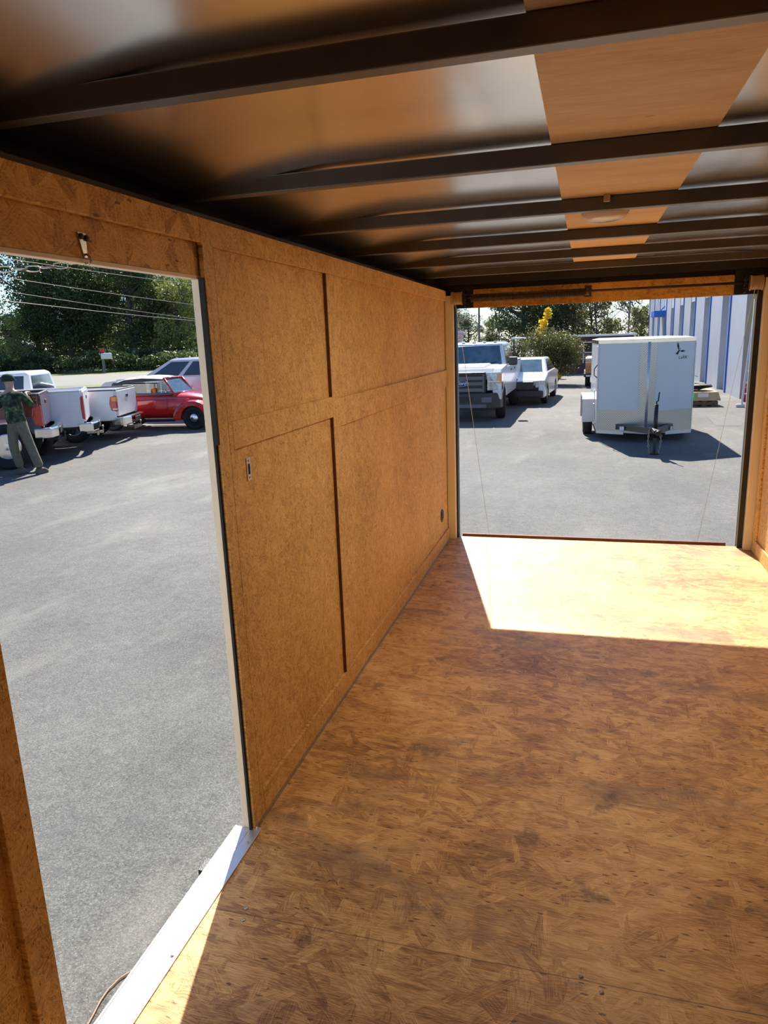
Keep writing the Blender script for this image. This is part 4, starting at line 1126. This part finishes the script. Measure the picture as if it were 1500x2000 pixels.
sh.location = (3.3, 22.2, G+.428); tag(sh, 'folded piece of cardboard lying left of the black sheeting on the crate', 'cardboard')
hs = MB().tube([(0,0,.0),(.1,0,.25),(.35,.0,.40),(.5,0,.36)], .012, 6).build('garden_hose', simple('hose_green', (.1,.4,.3), .5)); hs.location = (3.6, 22.95, G+.42)
tag(hs, 'thin green hose end sticking up behind the crate', 'hose')
# red can, yellow cloth and white ladder in the open bay
rc = empty('fuel_can', (5.55, 23.3, G), 0, 'red plastic can standing at the open bay of the building', 'can')
MB().box(-.14,.16,-.1,.1,0,.42).build('can_body', M['red_plastic'], rc, bevel=.03)
MB().tube([(-.08,0,.42),(-.08,0,.50),(.1,0,.50),(.1,0,.42)], .018, 8).build('can_handle', M['red_plastic'], rc)
MB().lathe([(.035,0),(.035,.05),(0,.05)],12,Matrix.Translation((0,.0,.42))).build('cap', M['black'], rc)
yc = MB()
yc.add([(x*.07, .03*math.sin(x*1.7+z*.5), z*.3) for z in range(8) for x in range(6)], [(z*6+x, z*6+x+1, z*6+x+7, z*6+x+6) for z in range(7) for x in range(5)])
yo = yc.build('hanging_tarp', M['yellow'], smooth=True); sm = yo.modifiers.new('thick', 'SOLIDIFY'); sm.thickness = .012
yo.location = (5.40, 22.9, G+1.05); tag(yo, 'dull yellow tarp hanging in the dark open bay', 'tarp')
ld = empty('stepladder', (5.05, 21.6, G), 0, 'white stepladder standing by the right edge of the rear opening', 'ladder')
for s in (0, .42):
    MB().hexa([(s,0,.05),(s+.05,0,.05),(s+.05,.03,.05),(s,.03,.05)], [(s+.22,.45,2.5),(s+.27,.45,2.5),(s+.27,.48,2.5),(s+.22,.48,2.5)]).build('rail', M['pvc'], ld)
    MB().box(s-.12,s+.1,-.05,.06,.0,.09).build('foot', M['pvc'], ld, bevel=.02)
for i in range(7):
    t = (i+1)/8; MB().box(.03+.22*t, .45+.22*t, .45*t-.02, .45*t+.05, .05+2.45*t-.015, .05+2.45*t+.015).build('step', M['pvc'], ld)

# ---------------------------------------------------------------- low shed and lumber trailer behind the shrub
sd_ = empty('shed', (1.05, 41.5, G), -.04, 'low dark red-brown shed with a white flat roof edge and white window frame', 'shed')
MB().box(-1.6, 2.3, 0, 4, 0, 1.95).build('siding', M['shed'], sd_)
MB().box(-4.2, 2.45, -.3, 4.3, 1.95, 2.06).build('roof', M['white'], sd_, bevel=.02)
MB().box(-4.1, -4.04, -.2, -.14, 0, 1.95).build('post', M['plastic_dark'], sd_)
wf = MB()
for a_ in ((-.32,-.26,.55,1.7),(.28,.34,.55,1.7),(-.32,.34,1.64,1.7),(-1.1,1.9,1.1,1.15)): wf.box(a_[0],a_[1],-.03,.0,a_[2],a_[3])
wf.build('window_frame', M['white'], sd_)
MB().box(-.26,.28,-.012,.0,.55,1.64).build('window_pane', M['dark_glass'], sd_)
lt = empty('flatbed_trailer', (1.35, 30.3, G), 0, 'low dark flatbed trailer loaded with reddish lumber', 'trailer')
MB().box(-.5, 2.4, 0, 4.0, .42, .55).build('deck', M['black'], lt)
for x in (-.35, 2.15):
    wheel(lt, x, .9, .32, .2, .18, -1, style='plain').matrix_local = Matrix.Translation((x, .9, 0)) @ Matrix.Rotation(-PI/2, 4, 'Z') @ Matrix.Translation((-x, -.9, 0))
MB().box(-.42, 1.0, -.05, .0, .44, .50).build('light_bar', M['pvc'], lt)
rr = random.Random(3)
k = 0
for lay in range(4):
    for i in range(5):
        x = -.45 + i*.42; z = G+.551+lay*.15
        m_ = [M['lumber'], M['lumber'], M['lumber'], M['lumber_pale']][lay]
        o = MB().box(0, .38, 0, 3.2+rr.random()*.5, 0, .145).build('lumber_beam', m_, bevel=.008)
        o.location = (1.35+x, 30.32+rr.random()*.3, z); o.rotation_euler = (0, 0, 0)
        tag(o, ['reddish wooden beam in the bottom layer on the flatbed trailer', 'reddish wooden beam in the second layer on the flatbed trailer', 'reddish wooden beam in the third layer on the flatbed trailer', 'pale wooden board on top of the lumber stack'][lay], 'lumber', 'lumber stacked on the flatbed trailer')

# ---------------------------------------------------------------- plants
def leaves(q, c, rad, n, size, rnd, shell=.55, flat=1.0):
    for _ in range(n):
        while True:
            v_ = Vector((rnd.uniform(-1,1), rnd.uniform(-1,1), rnd.uniform(-1,1)))
            if .01 < v_.length <= 1: break
        rr_ = shell + (1-shell)*rnd.random()
        v_ = v_.normalized()*rr_
        p = c + Vector((v_.x*rad[0], v_.y*rad[1], v_.z*rad[2]*flat))
        a = Vector((rnd.uniform(-1,1), rnd.uniform(-1,1), rnd.uniform(-1,1))).normalized(); b_ = a.orthogonal().normalized()
        b_ = Matrix.Rotation(rnd.random()*6.28, 3, a) @ b_
        s_ = size*rnd.uniform(.6, 1.3)
        n0 = len(q.v)
        q.v += [p - a*s_*.5, p + b_*s_*.28, p + a*s_*.5, p - b_*s_*.28]
        q.f.append([n0, n0+1, n0+2, n0+3])

def tree_proto(H, Rw, nblob, nleaf, size, leafm, seed, bare=False, low=.25):
    rnd = random.Random(seed)
    root = empty('tree', (0,0,0))
    tr_ = MB()
    top = Vector((rnd.uniform(-.3,.3), rnd.uniform(-.3,.3), H*.72))
    tk = .5 if bare else 1
    tr_.tube([(0,0,-.1), (0,0,H*.2), tuple(top*.6), tuple(top)], [H*.026*tk, H*.021*tk, H*.015*tk, H*.005*tk], 8)
    q = MB()
    for k_ in range(nblob):
        t = rnd.random(); a = rnd.random()*2*PI
        hz = H*(low + (1-low-.12)*t); prof = math.sin(PI*min(1, .25+.75*(1-t)))**.6 if not bare else 1
        rad = Rw*rnd.uniform(.25, .8)*(.55+.45*math.sin(PI*(t*.8+.15)))
        c = Vector((math.cos(a)*rad, math.sin(a)*rad, hz))
        br = Rw*rnd.uniform(.22, .42)
        st_ = Vector((0,0,min(hz*.75, H*.55)))
        mid = (st_+c)/2 + Vector((0,0,-H*.02))
        tr_.tube([tuple(st_), tuple(mid), tuple(c)], [H*.010*tk, H*.006*tk, H*.002*tk], 5)
        for j in range(3 if not bare else 7):
            e = c + Vector((rnd.uniform(-1,1), rnd.uniform(-1,1), rnd.uniform(-.4,1)))*br*1.1
            tr_.tube([tuple(mid.lerp(c, .6)), tuple(e)], [H*.0035, H*.001], 4)
        leaves(q, c, (br, br, br*.75), nleaf//nblob, size, rnd)
    tr_.build('trunk', M['bark'], root)
    f_ = q.build('foliage', leafm, root)
    return root
protos = {}; used = set()
def tree(kind, loc, rz, sc, label, group='trees behind the lot'):
    o = protos[kind]
    if kind not in used: used.add(kind)
    else:
        o = copy_tree(o)
    o.location = loc; o.rotation_euler = (0,0,rz); o.scale = (sc[0], sc[0], sc[1])
    tag(o, label, 'tree', group)
    return o
protos['dark'] = tree_proto(13, 5.2, 36, 19000, .25, M['leaf_dark'], 11, low=.12)
protos['mid'] = tree_proto(12, 4.8, 30, 15000, .25, M['leaf_mid'], 12, low=.15)
protos['light'] = tree_proto(9, 3.6, 24, 11000, .24, M['leaf_light'], 13, low=.15)
protos['grey'] = tree_proto(9, 3.6, 22, 9000, .22, M['leaf_grey'], 14, low=.2)
protos['olive'] = tree_proto(9, 3.8, 28, 12000, .22, M['leaf_olive'], 17, low=.1)
protos['bare'] = tree_proto(9, 3.2, 26, 1500, .22, M['leaf_olive'], 15, bare=True, low=.25)

def base_at(px, dist):
    """ground position in the direction of photo column px at view depth dist"""
    p = at(px, 690, dist); return Vector((p.x, p.y, G))
rt = random.Random(21)
left = [(-70,'mid',98,1.1,'mid green tree at the far left of the side doorway'),(22,'light',84,.75,'lighter yellow-green tree behind the roof of the middle white pickup'),
        (78,'dark',92,1.25,'dense dark tree above the roof of the middle white pickup'),(140,'dark',90,1.2,'dense dark tree left of the mailbox'),
        (205,'mid',94,1.25,'mid green tree straight behind the mailbox'),(262,'dark',89,1.15,'dense dark tree above the black soft top'),
        (315,'mid',92,1.05,'tree with sunlit green top near the right side of the side doorway'),(352,'light',87,1.15,'light green tree left of the cream door jamb'),
        (390,'dark',96,.95,'shorter dark tree right beside the cream door jamb')]
for px, k_, dd, sc, lb in left:
    tree(k_, base_at(px, dd), rt.random()*6, (sc*1.05, sc*1.1), lb)
for i, (px, k_) in enumerate(((110,'mid'),(175,'mid'),(240,'dark'),(290,'mid'))):
    tree(k_, base_at(px, 112), rt.random()*6, (1.2, 1.45), 'tall tree in the back row, ' + ['above the middle white pickup', 'left of the mailbox', 'above the convertible soft top', 'towards the door jamb'][i] + ' in the side doorway', 'back row of trees')
# low undergrowth in front of the left tree belt
def shrub(name, loc, rad, n, size, mat, seed, label, cat='bush', group=None, stems=7):
    rnd = random.Random(seed); root = empty(name, loc, 0, label, cat, group)
    q = MB(); s_ = MB()
    for k_ in range(stems):
        a = rnd.random()*6.28; r0 = rnd.uniform(.2,.75)
        c = Vector((math.cos(a)*rad[0]*r0, math.sin(a)*rad[1]*r0, rad[2]*rnd.uniform(.45, 1.45)))
        s_.tube([(c.x*.15, c.y*.15, -.03), (c.x*.6, c.y*.6, c.z*.5), tuple(c)], [.035, .025, .01], 5)
        leaves(q, c, (rad[0]*.55, rad[1]*.55, rad[2]*.5), n//stems, size, rnd, .3)
    s_.build('stem', M['bark'], root); q.build('foliage', mat, root)
    return root
for i, px in enumerate((-20, 45, 110, 170, 235, 290, 350, 400)):
    shrub('undergrowth_bush', base_at(px, 76 + (i % 3)*2), (4.2, 2.0, 1.3), 3200, .32, M['leaf_dark'] if i % 2 else M['leaf_mid'], 40+i,
          'low dark bush across the road, ' + ['at the left edge of the side doorway', 'above the middle white pickup cab', 'left of the mailbox', 'just left of the mailbox post', 'just right of the mailbox post', 'above the convertible soft top', 'above the pale pickup roof', 'touching the door jamb'][i], 'bush', 'undergrowth across the road')
# rear view trees
rear = [(884,'grey',100,.75,'grey-green tree behind the white sign'),(915,'grey',92,.62,'grey-green tree between the sign and the utility pole'),
        (962,'mid',96,.42,'green tree just right of the utility pole'),(1022,'dark',72,.78,'large dark green tree above the second white vehicle'),
        (1095,'bare',72,1.1,'thin olive tree above the shed'),(1066,'olive',76,.9,'dense olive tree behind the yellow flowering plant'),(1118,'olive',74,.95,'dense olive tree rising straight behind the shed'),(1152,'olive',80,.8,'olive tree left of the trailer roof corner'),(1165,'bare',66,1.0,'nearly bare tree left of the trailer roof'),
        (1190,'light',80,.42,'grey-green tree behind the trailer roof left end'),(1225,'bare',70,1.0,'bare-branched tree over the middle of the trailer roof'),(1250,'light',78,.55,'small yellow-green tree low over the trailer roof'),
        (1290,'bare',66,1.05,'bare-branched tree next to the blue canopy'),(1305,'light',72,.6,'small yellow-green tree beneath the blue canopy'),(1340,'grey',84,.5,'grey-green tree mostly hidden by the building')]
for px, k_, dd, sc, lb in rear:
    tree(k_, base_at(px, dd), rt.random()*6, (sc, sc*1.05), lb, 'trees seen through the rear opening')
for i, px in enumerate((900, 950, 1010, 1150, 1200, 1250, 1310)):
    shrub('hedge_bush', base_at(px, 62 + (i % 2)*3), (2.4, 1.4, .9), 1800, .22, M['leaf_olive'] if i % 2 else M['leaf_grey'], 60+i, 'low bush in the hedge line beyond the lot, ' + ['beside the roadside sign', 'behind the large pickup roof', 'behind the second white vehicle', 'behind the shed', 'over the left of the trailer roof', 'over the middle of the trailer roof', 'under the blue canopy'][i], 'bush', 'hedge line beyond the lot')
bu = gnd(1083, 752)
shrub('shrub', (bu.x-.1, bu.y+.6, G), (1.35, 1.2, 1.35), 15000, .085, M['leaf_olive'], 80, 'large round olive green shrub between the white vehicles and the cargo trailer', stems=22)
yl = empty('yellow_flowering_plant', base_at(1066, 38), 0, 'tall plant covered in bright yellow flowers behind the olive shrub', 'plant')
rnd = random.Random(5); q = MB(); s_ = MB()
for k_ in range(9):
    z = 1.9 + k_*.19; c = Vector((-.25 + .045*k_ + rnd.uniform(-.12,.12), rnd.uniform(-.2,.2), z))
    leaves(q, c, (.36-.02*k_, .3, .10), 130, .13, rnd, .2)
s_.tube([(0,0,-.05),(-.1,0,1.5),(.05,0,3.4)], [.04,.03,.01], 6)
s_.build('stem', M['bark'], yl); q.build('flowers', M['leaf_yellow'], yl)
f2 = MB(); c0 = Vector((bu.x+.05, bu.y-.85, G+.42))
leaves(f2, Vector((0,0,0)), (.32,.18,.22), 160, .12, rnd, .2)
o = f2.build('yellow_flowers', M['leaf_yellow']); o.location = c0; tag(o, 'bright yellow flowers low on the front of the olive shrub', 'flowers')

# ---------------------------------------------------------------- sign, poles, wires, mailbox, far houses
sg = empty('roadside_sign', base_at(897, 46), 0, 'white roadside sign with red lettering at the left of the rear opening', 'sign')
MB().box(-.45, .28, -.03, .03, 1.55, 2.6).build('sign_board', M['paper'], sg)
MB().box(-.30, -.24, -.02, .04, 0, 1.55).box(.1, .16, -.02, .04, 0, 1.55).build('sign_post', M['plastic_grey'], sg)
RX = Matrix(((1,0,0,0),(0,0,-1,0),(0,1,0,0),(0,0,0,1)))
for tx, z, sz, mt_ in (('RAILERS', 2.40, .20, 'print_red'), ('SALES', 2.17, .24, 'print_red'), ('SHED', 1.95, .15, 'print_red'), ('347', 1.68, .20, 'print_black')):
    text_obj('sign_lettering', tx, sz, M[mt_], sg, Matrix.Translation((-.08, -.035, z)) @ RX, .003)
def pole(px, dd, H, lb, r=.11):
    o = MB().tube([(0,0,-.1),(0,0,H)], [r, r*.7], 8).build('utility_pole', simple('pole_wood', (.22,.18,.14), .9))
    o.location = base_at(px, dd); return tag(o, lb, 'pole', 'utility poles')
pole(936, 70, 9, 'tall thin utility pole right of the roadside sign')
pole(975, 90, 6.5, 'short utility pole above the cab of the large white pickup', .09)
pole(1226, 56, 9, 'slim dark pole rising behind the cargo trailer roof', .06)
def wire(a, b_, r, lb, sag=.15):
    A, B = at(*a), at(*b_)
    pts = [A.lerp(B, t/12) - Vector((0,0,sag*4*(t/12)*(1-t/12))) for t in range(13)]
    tag(MB().tube(pts, r, 5).build('power_line', M['cord']), lb, 'wire', 'overhead wires')
wire((-160, 478, 42), (470, 566, 66), .011, 'topmost overhead wire crossing the trees in the side doorway')
wire((-160, 514, 42), (470, 606, 66), .012, 'second overhead wire from the top in the side doorway')
wire((-160, 540, 42), (470, 634, 66), .011, 'third overhead wire from the top in the side doorway')
wire((-160, 566, 42), (470, 634, 70), .015, 'lowest and brightest overhead wire in the side doorway')
wire((860, 634, 69), (936, 640, 70), .014, 'upper wire running to the tall utility pole', .05)
wire((860, 640, 69), (936, 645, 70), .014, 'lower wire running to the tall utility pole', .05)
wire((936, 640, 70), (975, 652, 90), .014, 'wire between the two utility poles', .05)
mb_ = empty('mailbox', base_at(200, 73), 0, 'small white mailbox on a post across the road', 'mailbox')
MB().box(-.12, .1, -.1, .1, 0, 1.5).build('post', M['plastic_grey'], mb_)
MB().box(-.1, 1.0, -.25, .2, 1.4, 2.0).build('box', M['paper'], mb_, bevel=.08)
MB().box(-.2, .2, -.1, .1, 2.1, 2.5).build('reflector', M['print_red'], mb_)
def house(px, dd, w_, h_, lab, roofm, rz=.5):
    r_ = empty('house', base_at(px, dd), rz, lab, 'building')
    MB().box(-w_/2, w_/2, 0, 5, 0, h_).build('wall', M['wall_metal'], r_)
    MB().prism([(-w_/2-.3, h_), (w_/2+.3, h_), (0, h_+w_*.2)], -.3, 5.3, 'y').build('roof', roofm, r_)
    MB().box(-w_*.3, -w_*.1, -.03, 0, h_*.35, h_*.75).build('window', M['dark_glass'], r_)
house(30, 92, 7, 2.6, 'small blue-grey house glimpsed through the trees behind the white cab', M['wall_metal'])
house(918, 60, 1.6, 1.25, 'small pale house roof seen above the large white pickup', M['plastic_grey'], .1)

# ---------------------------------------------------------------- person leaning on the maroon pickup
ps = empty('person', (-8.62, 10.72, G), .25, 'person in khaki trousers, mottled dark green top and dark cap leaning on the maroon pickup', 'person')
def skinned(name, joints, edges, mat, parent, root=0, sub=2, smooth=True):
    me = bpy.data.meshes.new(name); me.from_pydata([j[0] for j in joints], edges, []); me.update()
    o = bpy.data.objects.new(name, me); COL.objects.link(o)
    sk_ = o.modifiers.new('skin', 'SKIN'); sk_.use_smooth_shade = smooth
    if not me.skin_vertices: me.attributes.new  # layer comes with the modifier
    for i, j in enumerate(joints):
        r_ = j[1] if isinstance(j[1], tuple) else (j[1], j[1])
        me.skin_vertices[0].data[i].radius = r_
        me.skin_vertices[0].data[i].use_root = (i == root)
    su = o.modifiers.new('sub', 'SUBSURF'); su.levels = sub; su.render_levels = sub
    dg = bpy.context.evaluated_depsgraph_get(); dg.update()
    m2 = bpy.data.meshes.new_from_object(o.evaluated_get(dg)); m2.name = name
    bpy.data.objects.remove(o)
    m2.materials.clear(); m2.materials.append(mat)
    o = bpy.data.objects.new(name, m2); COL.objects.link(o); o.parent = parent
    for p in m2.polygons: p.use_smooth = True
    return o
# local: x to the right in the photo, y away from the viewer; leaning left and forward over the truck side
J = dict(pel=(-.34,.02,.98), sp=(-.40,.10,1.18), ch=(-.46,.20,1.38), nk=(-.50,.26,1.52), hd=(-.52,.29,1.64), tp=(-.53,.30,1.76),
         shL=(-.64,.20,1.42), elL=(-.80,.30,1.20), wrL=(-.72,.42,1.42), shR=(-.30,.20,1.42), elR=(-.18,.30,1.22), wrR=(-.32,.42,1.43),
         hpL=(-.44,.04,.92), knL=(-.46,.0,.50), anL=(-.40,.05,.09), hpR=(-.25,.02,.92), knR=(-.14,.0,.50), anR=(.0,-.02,.09))
ks = list(J); jr = dict(pel=.13, sp=.12, ch=.13, nk=.055, hd=.095, tp=.07, shL=.06, elL=.042, wrL=.03, shR=.06, elR=.042, wrR=.03, hpL=.085, knL=.058, anL=.04, hpR=.085, knR=.058, anR=.04)
ed = [('pel','sp'),('sp','ch'),('ch','nk'),('nk','hd'),('hd','tp'),('ch','shL'),('shL','elL'),('elL','wrL'),('ch','shR'),('shR','elR'),('elR','wrR'),('pel','hpL'),('hpL','knL'),('knL','anL'),('pel','hpR'),('hpR','knR'),('knR','anR')]
jl = [(J[k_], jr[k_]) for k_ in ks]; E_ = [(ks.index(a), ks.index(b_)) for a, b_ in ed]
for s, wk in ((-1,'wrL'), (1,'wrR')):
    w0 = Vector(J[wk]); n0 = len(jl); jl.append((tuple(w0+Vector((0,.07,.02))), (.034,.016))); E_.append((ks.index(wk), n0))
    for f_ in range(4):
        b0_ = w0 + Vector(((f_-1.5)*.021, .10, .02)); ln = (.07,.08,.075,.058)[f_]
        i0 = len(jl); jl += [(tuple(b0_), .010), (tuple(b0_+Vector((0,ln*.5,-.005))), .009), (tuple(b0_+Vector((0,ln*.8,-.035))), .008)]
        E_ += [(n0, i0), (i0, i0+1), (i0+1, i0+2)]
    i0 = len(jl); jl += [(tuple(w0+Vector((-s*.045,.06,.01))), .012), (tuple(w0+Vector((-s*.065,.095,-.01))), .010)]; E_ += [(n0, i0), (i0, i0+1)]
skinned('body', jl, E_, M['skin'], ps)
def sub_fig(nm, keys, inc, mat, extra=()):
    jj = [(J[k_], jr[k_]+inc) for k_ in keys] + [e[1:] for e in extra]
    nn = list(keys) + [e[0] for e in extra]
    return jj, nn
tro = [((-.34,.02,1.02), .155), ((-.34,.02,.95), .16), ((-.44,.03,.86), .105), ((-.46,0,.50), .085), ((-.41,.04,.10), .078), ((-.25,.01,.86), .105), ((-.14,-.01,.50), .088), ((-.01,-.03,.09), .082)]
skinned('trousers', tro, [(0,1),(1,2),(2,3),(3,4),(1,5),(5,6),(6,7)], M['khaki'], ps)
jk_ = [((-.342,.02,.90), .19), ((-.345,.03,.98), .18), ((-.40,.10,1.18), .17), ((-.46,.20,1.38), .175), ((-.495,.25,1.48), .10), ((-.65,.20,1.40), .085), ((-.80,.30,1.20), .065), ((-.735,.395,1.38), .05), ((-.29,.20,1.40), .085), ((-.17,.30,1.22), .065), ((-.30,.39,1.39), .05)]
skinned('jacket', jk_, [(0,1),(1,2),(2,3),(3,4),(3,5),(5,6),(6,7),(3,8),(8,9),(9,10)], M['camo'], ps)
MB().lathe([(.112,-.03),(.112,.02),(.10,.065),(.06,.095),(0,.105)], 20, Matrix.Translation((-.53,.295,1.70))).add([(-.60,.35,1.69),(-.46,.35,1.69),(-.48,.50,1.67),(-.58,.50,1.67),(-.60,.35,1.70),(-.46,.35,1.70),(-.48,.50,1.68),(-.58,.50,1.68)], [(0,3,2,1),(4,5,6,7),(0,1,5,4),(1,2,6,5),(2,3,7,6),(3,0,4,7)]).build('cap', M['cap'], ps, smooth=True)
for ax, ay, rot in ((-.41,.05,.1), (-.01,-.02,-.3)):
    MB().loft([[(ax+a*math.cos(rot)+b_*math.sin(-rot), ay-.02+a*math.sin(rot)+b_*math.cos(rot), z) for a, b_ in ((-.05,-.09),(.05,-.09),(.055,.0),(.05,.14),(.0,.19),(-.05,.14),(-.055,.0))] for z in (.0, .05)] +
              [[(ax+a*math.cos(rot)+b_*math.sin(-rot), ay-.02+a*math.sin(rot)+b_*math.cos(rot), .11) for a, b_ in ((-.04,-.07),(.04,-.07),(.045,.0),(.035,.06),(.0,.08),(-.035,.06),(-.045,.0))]]).build('shoe', M['shoe'], ps, bevel=.015)
